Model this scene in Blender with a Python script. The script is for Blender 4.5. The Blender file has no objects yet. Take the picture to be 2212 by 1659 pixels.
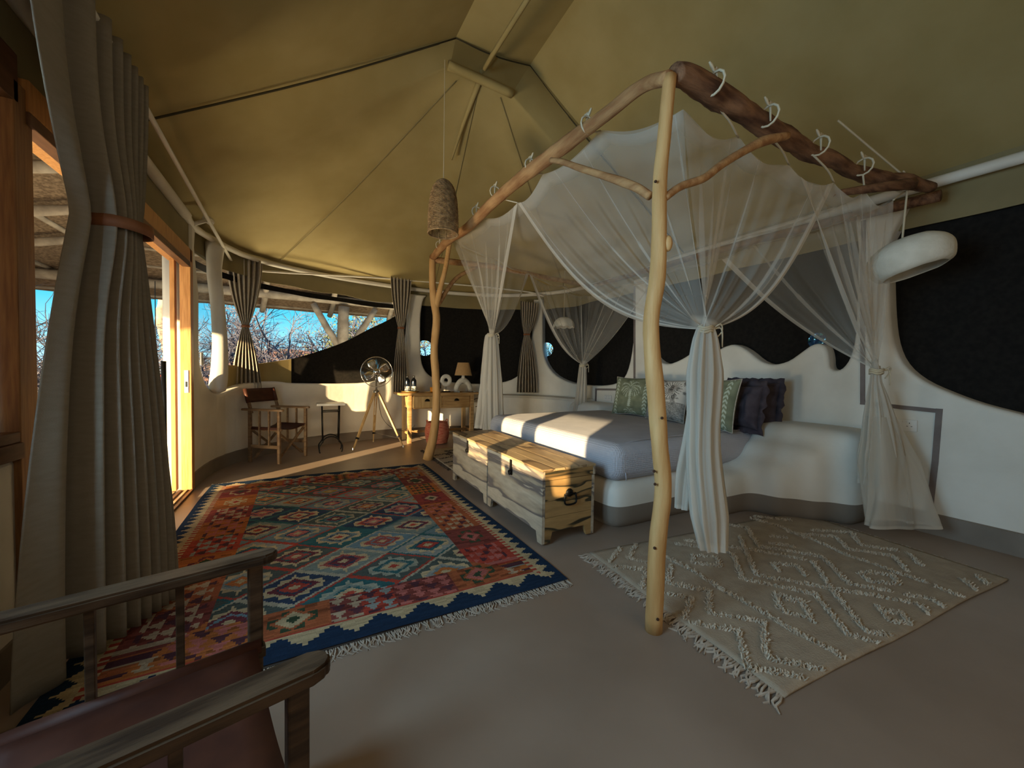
import bpy, bmesh, math, random
from mathutils import Vector, Matrix, noise
random.seed(7)
PI = math.pi
C = bpy.context.scene.collection
sc = bpy.context.scene
def V(*a): return Vector(a)

# ------------------------------------------------------------ camera
FPX = 825.0; H = 1.15
YAW = math.radians(28.4); PIT = math.radians(-1.7); ROLL = math.radians(0.9)
FW = V(math.sin(YAW)*math.cos(PIT), math.cos(YAW)*math.cos(PIT), math.sin(PIT))
_r = V(math.cos(YAW), -math.sin(YAW), 0); _u = _r.cross(FW)
RR = _r*math.cos(ROLL) + _u*math.sin(ROLL); UU = -_r*math.sin(ROLL) + _u*math.cos(ROLL)
CAM = V(0, 0, H)
cd = bpy.data.cameras.new('camera'); cam = bpy.data.objects.new('camera', cd); C.objects.link(cam)
cd.sensor_width = 36; cd.lens = 36*FPX/2212; cd.clip_start = 0.02; cd.clip_end = 500
cam.matrix_world = Matrix(((RR.x, UU.x, -FW.x, CAM.x), (RR.y, UU.y, -FW.y, CAM.y), (RR.z, UU.z, -FW.z, CAM.z), (0, 0, 0, 1)))
sc.camera = cam
# measuring helpers: a photo point on a known plane of the room
def ray(x, y): return (FW*FPX + RR*(x-1106) - UU*(y-829.5)).normalized()
def onz(x, y, z=0.0): d = ray(x, y); return CAM + d*((z-H)/d.z)
def onx(x, y, X): d = ray(x, y); return CAM + d*(X/d.x)
def ony(x, y, Y): d = ray(x, y); return CAM + d*(Y/d.y)
def onv(x, y, P):
    d = ray(x, y); return CAM + d*(math.hypot(P[0], P[1])/math.hypot(d.x, d.y))

# ------------------------------------------------------------ world, sun, exposure
sc.view_settings.view_transform = 'Standard'; sc.view_settings.look = 'None'
sc.view_settings.gamma = 1; sc.view_settings.use_curve_mapping = False
sc.view_settings.exposure = 0.0
w = bpy.data.worlds.new('sky'); sc.world = w; w.use_nodes = True
nt = w.node_tree; nt.nodes.clear()
wo = nt.nodes.new('ShaderNodeOutputWorld'); bg = nt.nodes.new('ShaderNodeBackground')
tc = nt.nodes.new('ShaderNodeTexCoord'); sp = nt.nodes.new('ShaderNodeSeparateXYZ'); cr = nt.nodes.new('ShaderNodeValToRGB')
nt.links.new(tc.outputs['Generated'], sp.inputs[0]); nt.links.new(sp.outputs['Z'], cr.inputs[0])
e = cr.color_ramp.elements
e[0].position = 0.0; e[0].color = (0.42, 0.72, 0.85, 1); e[1].position = 0.5; e[1].color = (0.04, 0.24, 0.55, 1)
q = e.new(0.12); q.color = (0.07, 0.46, 0.66, 1)
nt.links.new(cr.outputs[0], bg.inputs[0]); bg.inputs[1].default_value = 1.7
nt.links.new(bg.outputs[0], wo.inputs[0])
SUN_AZ = V(0.79, 0.61, 0); SUN_EL = math.radians(10.6)
sl = bpy.data.lights.new('sun', 'SUN'); so = bpy.data.objects.new('sun', sl); C.objects.link(so)
sl.energy = 22.0; sl.angle = math.radians(0.6); sl.color = (1.0, 0.72, 0.38)
sd = SUN_AZ.normalized()*math.cos(SUN_EL) + V(0, 0, -math.sin(SUN_EL))
so.rotation_euler = sd.to_track_quat('-Z', 'Y').to_euler(); so.location = (-6, -3, 4)
def area(name, loc, tgt, sx, sy, pw, col):
    l = bpy.data.lights.new(name, 'AREA'); o = bpy.data.objects.new(name, l); C.objects.link(o)
    l.shape = 'RECTANGLE'; l.size = sx; l.size_y = sy; l.energy = pw; l.color = col
    o.location = loc; o.rotation_euler = (Vector(tgt)-Vector(loc)).to_track_quat('-Z', 'Y').to_euler(); return o
area('daylight_window', (-1.3, 0.85, 1.5), (3.8, 1.7, 0.8), 1.1, 1.2, 115, (0.50, 0.78, 1.0))
area('fill_behind', (1.2, -1.4, 1.7), (1.7, 4.2, .5), 3.0, 1.6, 20, (1.0, 0.78, 0.52))  # added fill light behind the camera, no real source there
def spot(name, loc, tgt, deg, pw, col, rad=.5, blend=1.0):
    l = bpy.data.lights.new(name, 'SPOT'); o = bpy.data.objects.new(name, l); C.objects.link(o)
    l.energy = pw; l.color = col; l.spot_size = math.radians(deg); l.spot_blend = blend; l.shadow_soft_size = rad
    o.location = loc; o.rotation_euler = (Vector(tgt)-Vector(loc)).to_track_quat('-Z', 'Y').to_euler(); return o
area('fill_far', (0.7, 7.55, 0.35), (1.3, 4.2, 3.4), 2.4, 0.9, 150, (1.0, 0.84, 0.52))  # added area light, hidden below the far window, lifts the far ceiling
area('fill_door', (-1.95, 2.75, 0.15), (1.0, 5.6, 1.9), 1.0, 0.9, 130, (1.0, 0.84, 0.56))  # added area light outside the door, out of view, brightens the far walls

# ------------------------------------------------------------ materials
MAT = {}
def nodes(m):
    m.use_nodes = True; n = m.node_tree.nodes; return n, m.node_tree.links, n['Principled BSDF']
def ramp(n, stops):
    r = n.new('ShaderNodeValToRGB'); el = r.color_ramp.elements
    while len(el) > 1: el.remove(el[-1])
    el[0].position = stops[0][0]; el[0].color = (*stops[0][1], 1)
    for p, c in stops[1:]:
        k = el.new(p); k.color = (*c, 1)
    return r
def mat(name, c1, c2=None, rough=0.7, scale=6, metal=0, bump=0.0, bscale=60, stretch=(1, 1, 1), spec=0.3, detail=4, lo=0.35, hi=0.65, trans=None):
    m = bpy.data.materials.new(name); n, l, b = nodes(m)
    b.inputs['Roughness'].default_value = rough; b.inputs['Metallic'].default_value = metal
    b.inputs['Specular IOR Level'].default_value = spec
    t = n.new('ShaderNodeTexCoord'); mp = n.new('ShaderNodeMapping'); mp.inputs['Scale'].default_value = stretch
    l.new(t.outputs['Object'], mp.inputs[0])
    nz = n.new('ShaderNodeTexNoise'); nz.inputs['Scale'].default_value = scale; nz.inputs['Detail'].default_value = detail
    l.new(mp.outputs[0], nz.inputs['Vector'])
    r = ramp(n, [(lo, c1), (hi, c2 or c1)]); l.new(nz.outputs['Fac'], r.inputs[0]); l.new(r.outputs[0], b.inputs['Base Color'])
    if bump:
        n2 = n.new('ShaderNodeTexNoise'); n2.inputs['Scale'].default_value = bscale; n2.inputs['Detail'].default_value = 3
        l.new(mp.outputs[0], n2.inputs['Vector'])
        bp = n.new('ShaderNodeBump'); bp.inputs['Strength'].default_value = bump; bp.inputs['Distance'].default_value = 0.01
        l.new(n2.outputs['Fac'], bp.inputs['Height']); l.new(bp.outputs[0], b.inputs['Normal'])
    if trans:
        out = n['Material Output']; tr = n.new('ShaderNodeBsdfTranslucent'); mx = n.new('ShaderNodeMixShader'); mx.inputs[0].default_value = trans
        l.new(r.outputs[0], tr.inputs[0]); l.new(b.outputs[0], mx.inputs[1]); l.new(tr.outputs[0], mx.inputs[2]); l.new(mx.outputs[0], out.inputs[0])
    MAT[name] = m; return m
def plaster_mat(name, zline):
    m = mat(name, (0.63, 0.60, 0.53), (0.73, 0.70, 0.63), rough=0.85, scale=2.2, bump=0.25, bscale=14)
    n, l, b = nodes(m)
    if zline:
        g = n.new('ShaderNodeNewGeometry'); s = n.new('ShaderNodeSeparateXYZ'); l.new(g.outputs['Position'], s.inputs[0])
        k = n.new('ShaderNodeMath'); k.operation = 'LESS_THAN'; k.inputs[1].default_value = zline; l.new(s.outputs['Z'], k.inputs[0])
        mx = n.new('ShaderNodeMix'); mx.data_type = 'RGBA'; l.new(k.outputs[0], mx.inputs['Factor'])
        src = b.inputs['Base Color'].links[0].from_socket
        l.new(src, mx.inputs['A']); mx.inputs['B'].default_value = (0.20, 0.165, 0.13, 1); l.new(mx.outputs['Result'], b.inputs['Base Color'])
    return m
plaster_mat('plaster', 0); plaster_mat('plaster_banded', 0.17)
mat('cement', (0.22, 0.165, 0.125), (0.30, 0.23, 0.18), rough=0.42, scale=1.1, bump=0.12, bscale=9, spec=0.4, detail=8)
mat('skirting', (0.18, 0.15, 0.12), (0.22, 0.185, 0.15), rough=0.6, scale=4)
mat('canvas', (0.315, 0.24, 0.095), (0.36, 0.28, 0.12), rough=0.9, scale=3, bump=0.06, bscale=300)
mat('canvas_dark', (0.22, 0.18, 0.09), (0.25, 0.205, 0.105), rough=0.9, scale=3)
mat('seam', (0.05, 0.04, 0.02), rough=0.9)
mat('screen', (0.012, 0.011, 0.010), (0.018, 0.016, 0.014), rough=0.95, scale=30, spec=0.05)
mat('linen', (0.27, 0.235, 0.185), (0.30, 0.262, 0.21), rough=0.95, scale=18, bump=0.25, bscale=260, stretch=(1, 1, 4), trans=0.12)
mat('linen_lit', (0.40, 0.35, 0.28), (0.45, 0.395, 0.32), rough=0.95, scale=18, bump=0.25, bscale=260, stretch=(1, 1, 4), trans=0.15)  # same linen lightened, warm light on the far curtains put into the colour
mat('leather', (0.045, 0.012, 0.006), (0.07, 0.02, 0.009), rough=0.6, scale=12)
mat('leather_band', (0.20, 0.075, 0.03), (0.26, 0.10, 0.045), rough=0.6, scale=12)
mat('timber', (0.40, 0.17, 0.045), (0.55, 0.26, 0.08), rough=0.45, scale=7, stretch=(12, 12, 0.8), bump=0.1)
mat('timber_shaded', (0.20, 0.09, 0.035), (0.30, 0.15, 0.055), rough=0.5, scale=7, stretch=(12, 12, 0.8), bump=0.1)  # timber copy darkened to dim the near post, shade put into its colour
mat('timber_dark', (0.10, 0.045, 0.02), (0.16, 0.07, 0.03), rough=0.5, scale=7, stretch=(6, 1, 6))
mat('peeled', (0.44, 0.24, 0.085), (0.56, 0.34, 0.14), rough=0.6, scale=5, stretch=(4, 4, 0.7), bump=0.2, bscale=30)
mat('barky', (0.075, 0.032, 0.016), (0.24, 0.12, 0.06), rough=0.75, scale=6, stretch=(0.8, 4, 4), bump=0.5, bscale=25)
mat('barky_y', (0.28, 0.13, 0.05), (0.46, 0.26, 0.11), rough=0.75, scale=6, stretch=(4, 0.8, 4), bump=0.35, bscale=25)
mat('knot', (0.05, 0.022, 0.01), rough=0.9)
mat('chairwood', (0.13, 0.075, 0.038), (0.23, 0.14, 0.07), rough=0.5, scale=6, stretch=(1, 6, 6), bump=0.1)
mat('chairwood_shaded', (0.02, 0.011, 0.006), (0.075, 0.045, 0.025), rough=0.45, scale=7, stretch=(1, 7, 7), bump=0.1)  # chair wood darkened, the near chair's shade put into its colour
mat('iron', (0.012, 0.011, 0.010), rough=0.45, metal=0.6)
mat('chrome', (0.75, 0.73, 0.70), rough=0.12, metal=1)
mat('steel', (0.45, 0.44, 0.42), rough=0.3, metal=1)
mat('marble', (0.62, 0.60, 0.55), (0.75, 0.73, 0.68), rough=0.3, scale=9)
mat('whitepipe', (0.62, 0.58, 0.50), (0.70, 0.66, 0.58), rough=0.6, scale=5)
mat('paperwhite', (0.60, 0.56, 0.46), (0.70, 0.66, 0.56), rough=0.9, scale=9, bump=0.3, bscale=40)
mat('stripe', (0.15, 0.12, 0.11), (0.19, 0.155, 0.14), rough=0.7, scale=8)
mat('plastic_white', (0.68, 0.66, 0.62), rough=0.4)
mat('black', (0.01, 0.01, 0.01), rough=0.4)
mat('cord', (0.55, 0.47, 0.33), rough=0.9)
mat('rattan', (0.17, 0.10, 0.045), (0.36, 0.23, 0.11), rough=0.8, scale=30)
mat('raffia', (0.42, 0.27, 0.12), (0.62, 0.42, 0.22), rough=0.85, scale=60, stretch=(6, 6, 0.5))
mat('ceramic', (0.62, 0.60, 0.54), (0.70, 0.68, 0.62), rough=0.6, scale=40, bump=0.3, bscale=120)
mat('orange', (0.75, 0.28, 0.03), rough=0.25)
mat('bottle', (0.008, 0.012, 0.02), rough=0.12, spec=0.6)
mat('label', (0.55, 0.55, 0.53), (0.12, 0.12, 0.12), rough=0.6, scale=45, lo=0.48, hi=0.52)
mat('brass', (0.35, 0.24, 0.08), rough=0.35, metal=0.9)
mat('red_basket', (0.45, 0.09, 0.06), (0.62, 0.25, 0.15), rough=0.9, scale=20, stretch=(1, 1, 6))
mat('sheet', (0.50, 0.49, 0.50), (0.55, 0.54, 0.55), rough=0.9, scale=6)
mat('aubergine', (0.045, 0.035, 0.045), (0.07, 0.055, 0.065), rough=0.95, scale=12, bump=0.2, bscale=40)
mat('rugcream', (0.31, 0.25, 0.185), (0.37, 0.305, 0.225), rough=0.98, scale=14, bump=0.4, bscale=140)
mat('tuft', (0.45, 0.375, 0.285), (0.54, 0.465, 0.365), rough=0.98, scale=60)
mat('tuft_dark', (0.06, 0.045, 0.035), rough=0.98)
mat('fringe', (0.36, 0.30, 0.24), (0.46, 0.40, 0.33), rough=0.95, scale=40)
mat('thatch', (0.10, 0.07, 0.045), (0.22, 0.16, 0.11), rough=0.98, scale=20, stretch=(1, 1, 6), bump=0.9, bscale=60)
mat('log', (0.22, 0.19, 0.16), (0.36, 0.32, 0.27), rough=0.9, scale=6, bump=0.4, bscale=25)
mat('deck', (0.42, 0.38, 0.35), (0.50, 0.46, 0.42), rough=0.7, scale=3)
mat('ground', (0.30, 0.24, 0.15), (0.42, 0.34, 0.22), rough=1, scale=1.2, detail=8)
mat('parapet', (0.55, 0.46, 0.26), (0.62, 0.52, 0.30), rough=0.9, scale=4)
mat('twig', (0.08, 0.085, 0.12), (0.15, 0.15, 0.20), rough=0.95, scale=8)
mat('leafy', (0.10, 0.13, 0.05), (0.26, 0.27, 0.12), rough=0.9, scale=4)
mat('rock', (0.35, 0.16, 0.10), (0.45, 0.24, 0.16), rough=0.95, scale=2)
mat('deskwood', (0.30, 0.17, 0.065), (0.48, 0.30, 0.13), rough=0.55, scale=7, stretch=(0.7, 5, 5), bump=0.1)
mat('legwood', (0.42, 0.27, 0.11), (0.58, 0.40, 0.19), rough=0.5, scale=7, stretch=(5, 5, 0.7))
mat('redwood', (0.22, 0.04, 0.03), rough=0.6)
# coverlet: woven waffle
m = mat('coverlet', (0.42, 0.415, 0.455), (0.47, 0.465, 0.50), rough=0.95, scale=5); n, l, b = nodes(m)
t = n.new('ShaderNodeTexCoord'); wv = []
for ax in ('X', 'Y', 'Z'):
    k = n.new('ShaderNodeTexWave'); k.bands_direction = ax; k.inputs['Scale'].default_value = 22; l.new(t.outputs['Object'], k.inputs['Vector']); wv.append(k)
ad = n.new('ShaderNodeMath'); l.new(wv[0].outputs['Fac'], ad.inputs[0]); l.new(wv[1].outputs['Fac'], ad.inputs[1])
a2 = n.new('ShaderNodeMath'); l.new(ad.outputs[0], a2.inputs[0]); l.new(wv[2].outputs['Fac'], a2.inputs[1])
bp = n.new('ShaderNodeBump'); bp.inputs['Strength'].default_value = 0.35; bp.inputs['Distance'].default_value = 0.006
l.new(a2.outputs[0], bp.inputs['Height']); l.new(bp.outputs[0], b.inputs['Normal'])
# spalted chest wood: pale boards with dark mineral streaks running along the grain
def spalt(name, base, light, streak, ax, thick=0.02, off=0.0):
    m = bpy.data.materials.new(name); n, l, b = nodes(m); b.inputs['Roughness'].default_value = 0.45
    t = n.new('ShaderNodeTexCoord'); mp = n.new('ShaderNodeMapping')
    s = [6.5, 6.5, 6.5]; s['XYZ'.index(ax)] = 1.15; mp.inputs['Scale'].default_value = s; mp.inputs['Location'].default_value = (off, off*1.7, off*0.6)
    l.new(t.outputs['Object'], mp.inputs[0])
    a = n.new('ShaderNodeTexNoise'); a.inputs['Scale'].default_value = 0.8; a.inputs['Detail'].default_value = 3; a.inputs['Distortion'].default_value = 0.6
    l.new(mp.outputs[0], a.inputs['Vector'])
    r = ramp(n, [(0.0, base), (0.40, light), (0.455, light), (0.462, streak), (0.47+thick, streak), (0.50+thick, base), (0.60, light), (0.655, light), (0.665, streak), (0.672, base), (1, light)])
    l.new(a.outputs['Fac'], r.inputs[0])
    g = n.new('ShaderNodeTexNoise'); g.inputs['Scale'].default_value = 6; g.inputs['Detail'].default_value = 4; l.new(mp.outputs[0], g.inputs['Vector'])
    gr = ramp(n, [(0.3, (0.72, 0.72, 0.72)), (0.7, (1, 1, 1))]); l.new(g.outputs['Fac'], gr.inputs[0])
    mx = n.new('ShaderNodeMix'); mx.data_type = 'RGBA'; mx.blend_type = 'MULTIPLY'; mx.inputs['Factor'].default_value = 1
    l.new(r.outputs[0], mx.inputs['A']); l.new(gr.outputs[0], mx.inputs['B']); l.new(mx.outputs['Result'], b.inputs['Base Color'])
    MAT[name] = m
spalt('chest_front', (0.36, 0.29, 0.20), (0.46, 0.39, 0.29), (0.16, 0.135, 0.12), 'Y', 0.03)
spalt('chest_end', (0.27, 0.155, 0.055), (0.36, 0.22, 0.085), (0.03, 0.025, 0.012), 'X', 0.004, 3.1)
spalt('chest_lid', (0.30, 0.19, 0.09), (0.42, 0.29, 0.15), (0.13, 0.08, 0.04), 'Y', 0.012, 7.7)
# materials reading a colour attribute woven cell by cell
def attr_mat(name, rough=0.95, bump=0.3, bscale=200):
    m = bpy.data.materials.new(name); n, l, b = nodes(m); b.inputs['Roughness'].default_value = rough; b.inputs['Specular IOR Level'].default_value = 0.1
    a = n.new('ShaderNodeAttribute'); a.attribute_name = 'Col'
    nz = n.new('ShaderNodeTexNoise'); nz.inputs['Scale'].default_value = bscale; t = n.new('ShaderNodeTexCoord'); l.new(t.outputs['Object'], nz.inputs['Vector'])
    r = ramp(n, [(0.3, (0.75, 0.75, 0.75)), (0.7, (1.0, 1.0, 1.0))]); l.new(nz.outputs['Fac'], r.inputs[0])
    mx = n.new('ShaderNodeMix'); mx.data_type = 'RGBA'; mx.blend_type = 'MULTIPLY'; mx.inputs['Factor'].default_value = 1
    l.new(a.outputs['Color'], mx.inputs['A']); l.new(r.outputs[0], mx.inputs['B']); l.new(mx.outputs['Result'], b.inputs['Base Color'])
    bp = n.new('ShaderNodeBump'); bp.inputs['Strength'].default_value = bump; bp.inputs['Distance'].default_value = 0.004
    l.new(nz.outputs['Fac'], bp.inputs['Height']); l.new(bp.outputs[0], b.inputs['Normal']); MAT[name] = m
attr_mat('woven'); attr_mat('printed', bump=0.15, bscale=300)
# netting: open weave, denser where the pleats gather (read from an attribute stored on the cloth)
def net_mat(name):
    m = bpy.data.materials.new(name); m.use_nodes = True; n = m.node_tree.nodes; l = m.node_tree.links; n.clear()
    o = n.new('ShaderNodeOutputMaterial'); tr = n.new('ShaderNodeBsdfTransparent'); d = n.new('ShaderNodeBsdfDiffuse'); tl = n.new('ShaderNodeBsdfTranslucent')
    d.inputs[0].default_value = (0.74, 0.69, 0.60, 1); tl.inputs[0].default_value = (0.74, 0.69, 0.60, 1)
    a = n.new('ShaderNodeAttribute'); a.attribute_name = 'Col'
    m1 = n.new('ShaderNodeMixShader'); m1.inputs[0].default_value = 0.4; l.new(d.outputs[0], m1.inputs[1]); l.new(tl.outputs[0], m1.inputs[2])
    m2 = n.new('ShaderNodeMixShader'); l.new(a.outputs['Fac'], m2.inputs[0]); l.new(tr.outputs[0], m2.inputs[1]); l.new(m1.outputs[0], m2.inputs[2])
    l.new(m2.outputs[0], o.inputs[0]); MAT[name] = m
net_mat('net')
def glass_mat(name):
    m = bpy.data.materials.new(name); m.use_nodes = True; n = m.node_tree.nodes; l = m.node_tree.links; n.clear()
    o = n.new('ShaderNodeOutputMaterial'); tr = n.new('ShaderNodeBsdfTransparent'); tr.inputs[0].default_value = (0.93, 0.95, 0.96, 1); g = n.new('ShaderNodeBsdfGlossy'); g.inputs['Roughness'].default_value = 0.02
    m2 = n.new('ShaderNodeMixShader'); m2.inputs[0].default_value = 0.07; l.new(tr.outputs[0], m2.inputs[1]); l.new(g.outputs[0], m2.inputs[2]); l.new(m2.outputs[0], o.inputs[0]); MAT[name] = m
glass_mat('glass')

# ------------------------------------------------------------ mesh helpers
def obj(name, bm, m, parent=None, smooth=False, loc=None, label=None):
    me = bpy.data.meshes.new(name)
    if isinstance(bm, bmesh.types.BMesh): bm.to_mesh(me); bm.free()
    else: me = bm
    o = bpy.data.objects.new(name, me); C.objects.link(o)
    if m: me.materials.append(MAT[m])
    if smooth: me.polygons.foreach_set('use_smooth', [True]*len(me.polygons))
    if parent: o.parent = parent
    if loc: o.location = loc
    if label: o['label'] = label
    return o
def tag(o, label=None, cat=None, group=None, kind=None):
    if label: o['label'] = label
    if cat: o['category'] = cat
    if group: o['group'] = group
    if kind: o['kind'] = kind
    return o
def struct(name, bm, m, parent=None, smooth=False, label=None):
    o = obj(name, bm, m, parent, smooth, label=label)
    if not parent: o['kind'] = 'structure'
    return o
def thing(name, label, cat, loc=(0, 0, 0), rz=0, group=None):
    o = bpy.data.objects.new(name, None); C.objects.link(o); o.location = loc; o.rotation_euler = (0, 0, rz); o.empty_display_size = 0.1
    return tag(o, label, cat, group)
def B(): return bmesh.new()
def box(bm, x0, x1, y0, y1, z0, z1, bev=0.0, M=None):
    r = bmesh.ops.create_cube(bm, size=1); vs = r['verts']
    for v in vs: v.co = V(x0+(v.co.x+.5)*(x1-x0), y0+(v.co.y+.5)*(y1-y0), z0+(v.co.z+.5)*(z1-z0))
    if bev:
        es = list({e for v in vs for e in v.link_edges})
        rr = bmesh.ops.bevel(bm, geom=es, offset=bev, segments=2, affect='EDGES', profile=0.5)
        vs = rr['verts']
        if M: pass
    if M is not None:
        allv = {v for f in (rr['faces'] if bev else []) for v in f.verts} | set(v for v in vs if v.is_valid)
        if bev:
            # gather the connected island
            st = list(allv); 
            while st:
                v = st.pop()
                for e_ in v.link_edges:
                    o_ = e_.other_vert(v)
                    if o_ not in allv: allv.add(o_); st.append(o_)
        for v in allv: v.co = M @ v.co
    return bm
def bar(bm, a, b_, w_, t_, up=V(0, 0, 1), bev=0.0):
    a = Vector(a); b_ = Vector(b_); d = (b_-a); L = d.length; d.normalize()
    s = d.cross(up)
    if s.length < 1e-4: s = d.cross(V(1, 0, 0))
    s.normalize(); u = s.cross(d)
    M = Matrix(((d.x, s.x, u.x, a.x), (d.y, s.y, u.y, a.y), (d.z, s.z, u.z, a.z), (0, 0, 0, 1)))
    return box(bm, 0, L, -w_/2, w_/2, -t_/2, t_/2, bev, M)
def catmull(pts, k=6):
    pts = [Vector(p) for p in pts]
    if len(pts) < 3: return pts
    P = [pts[0]*2-pts[1]] + pts + [pts[-1]*2-pts[-2]]; out = []
    for i in range(1, len(P)-2):
        for j in range(k):
            t = j/k; a, b_, c_, d = P[i-1], P[i], P[i+1], P[i+2]
            out.append(0.5*((2*b_) + (c_-a)*t + (2*a-5*b_+4*c_-d)*t*t + (3*b_-a-3*c_+d)*t**3))
    out.append(pts[-1]); return out
def tube(bm, pts, rad, seg=8, cap=True, bumpy=0.0, closed=False):
    pts = [Vector(p) for p in pts]; n = len(pts)
    if not hasattr(rad, '__len__'): rad = [rad]*n
    if len(rad) != n:
        rr = []
        for i in range(n):
            f = i/(n-1)*(len(rad)-1); a = int(min(f, len(rad)-2)); rr.append(rad[a]+(rad[a+1]-rad[a])*(f-a))
        rad = rr
    rings = []; prev = None
    for i, p in enumerate(pts):
        if closed: d = pts[(i+1) % n]-pts[i-1]
        else: d = pts[min(i+1, n-1)]-pts[max(i-1, 0)]
        if d.length < 1e-9: d = V(0, 0, 1)
        d.normalize()
        if prev is None: u = d.orthogonal().normalized()
        else:
            u = prev-d*prev.dot(d)
            u = u.normalized() if u.length > 1e-6 else d.orthogonal().normalized()
        prev = u; s = d.cross(u); ring = []
        for j in range(seg):
            a = 2*PI*j/seg; r = rad[i]
            if bumpy: r *= 1+bumpy*noise.noise(p*9+V(math.cos(a), math.sin(a), 0)*0.8)
            ring.append(bm.verts.new(p+(u*math.cos(a)+s*math.sin(a))*r))
        rings.append(ring)
    for i in range(n if closed else n-1):
        a, b_ = rings[i], rings[(i+1) % n]
        for j in range(seg): bm.faces.new((a[j], a[(j+1) % seg], b_[(j+1) % seg], b_[j]))
    if cap and not closed:
        bm.faces.new(rings[0][::-1]); bm.faces.new(rings[-1])
    return bm
def lathe(bm, prof, seg=24, M=None, cap=False):
    rings = []
    for r, z in prof:
        ring = []
        for j in range(seg):
            a = 2*PI*j/seg; p = V(r*math.cos(a), r*math.sin(a), z); ring.append(bm.verts.new(M @ p if M else p))
        rings.append(ring)
    for a, b_ in zip(rings, rings[1:]):
        for j in range(seg): bm.faces.new((a[j], a[(j+1) % seg], b_[(j+1) % seg], b_[j]))
    if cap: bm.faces.new(rings[0][::-1]); bm.faces.new(rings[-1])
    return bm
def grid(nu, nv, fn, colfn=None, close_u=False):
    bm = B(); vs = [[bm.verts.new(fn(i/nu, j/nv)) for i in range(nu+1)] for j in range(nv+1)]
    for j in range(nv):
        for i in range(nu): bm.faces.new((vs[j][i], vs[j][i+1], vs[j+1][i+1], vs[j+1][i]))
    if colfn:
        cl = bm.loops.layers.float_color.new('Col')
        bm.verts.index_update()
        for f in bm.faces:
            for lp in f.loops:
                k = lp.vert.index; i = k % (nu+1); j = k//(nu+1); c = colfn(i/nu, j/nv); lp[cl] = (c, c, c, 1)
    return bm
def solidify(o, t, off=0):
    m_ = o.modifiers.new('s', 'SOLIDIFY'); m_.thickness = t; m_.offset = off; return o
def Mloc(p, rz=0): return Matrix.Translation(Vector(p)) @ Matrix.Rotation(rz, 4, 'Z')
def align(a, d):
    q = Vector(d).to_track_quat('Z', 'Y'); return Matrix.Translation(Vector(a)) @ q.to_matrix().to_4x4()
def fn_noise(p, s=1.0): return noise.noise(Vector(p)*s)
def hsh(*a): return (math.sin(sum((i+1)*12.9898*v for i, v in enumerate(a))+4.1)*43758.5453) % 1.0

# ------------------------------------------------------------ room plan
PLAN = [V(*p) for p in [(-.94, 4.61), (-.93, 4.95), (-.88, 5.3), (-.78, 5.6), (-.54, 5.98), (-.15, 6.3), (.3, 6.52), (.9, 6.68), (1.6, 6.75), (2.3, 6.72), (2.9, 6.58), (3.5, 6.22), (3.85, 5.8), (4.04, 5.3), (4.1, 4.7), (4.1, 4.0), (4.1, 2.0), (4.1, 0.5), (4.1, -4.5)]]
_pl = [p.to_3d() for p in PLAN]
PL = catmull(_pl[:-3], 4) + [V(4.1, 2.0, 0), V(4.1, .5, 0), V(4.1, -4.5, 0)]
SL = [0.0]
for a, b_ in zip(PL, PL[1:]): SL.append(SL[-1]+(b_-a).length)
def plan(s, off=0.0):
    s = max(0, min(SL[-1]-1e-6, s)); i = 0
    while SL[i+1] < s: i += 1
    d = (PL[i+1]-PL[i]).normalized(); p = PL[i]+d*(s-SL[i])
    # smoothed normal, pointing outwards
    d0 = (PL[i]-PL[max(i-1, 0)]).normalized() if i > 0 else d; d1 = (PL[min(i+2, len(PL)-1)]-PL[i+1]).normalized() if i < len(PL)-2 else d
    f = (s-SL[i])/(SL[i+1]-SL[i]); dd = ((d0+d)*(1-f)+(d+d1)*f).normalized()
    return p+V(-dd.y, dd.x, 0)*off
def sz(x, y, off=0.0):
    d = ray(x, y); best = None
    for i in range(len(PL)-1):
        a, b_ = plan(SL[i]+1e-5, off), plan(SL[i+1]-1e-5, off)
        ex, ey = b_.x-a.x, b_.y-a.y; den = d.x*ey-d.y*ex
        if abs(den) < 1e-9: continue
        t = (a.x*ey-a.y*ex)/den; u = (a.x*d.y-a.y*d.x)/den
        if t > 0 and -0.001 <= u <= 1.001: best = (SL[i]+u*(SL[i+1]-SL[i]), H+d.z*t); 
        if best: break
    return best
def W(x, y, off=0.0):
    r = sz(x, y, off); return plan(r[0], off)+V(0, 0, r[1])

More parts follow.
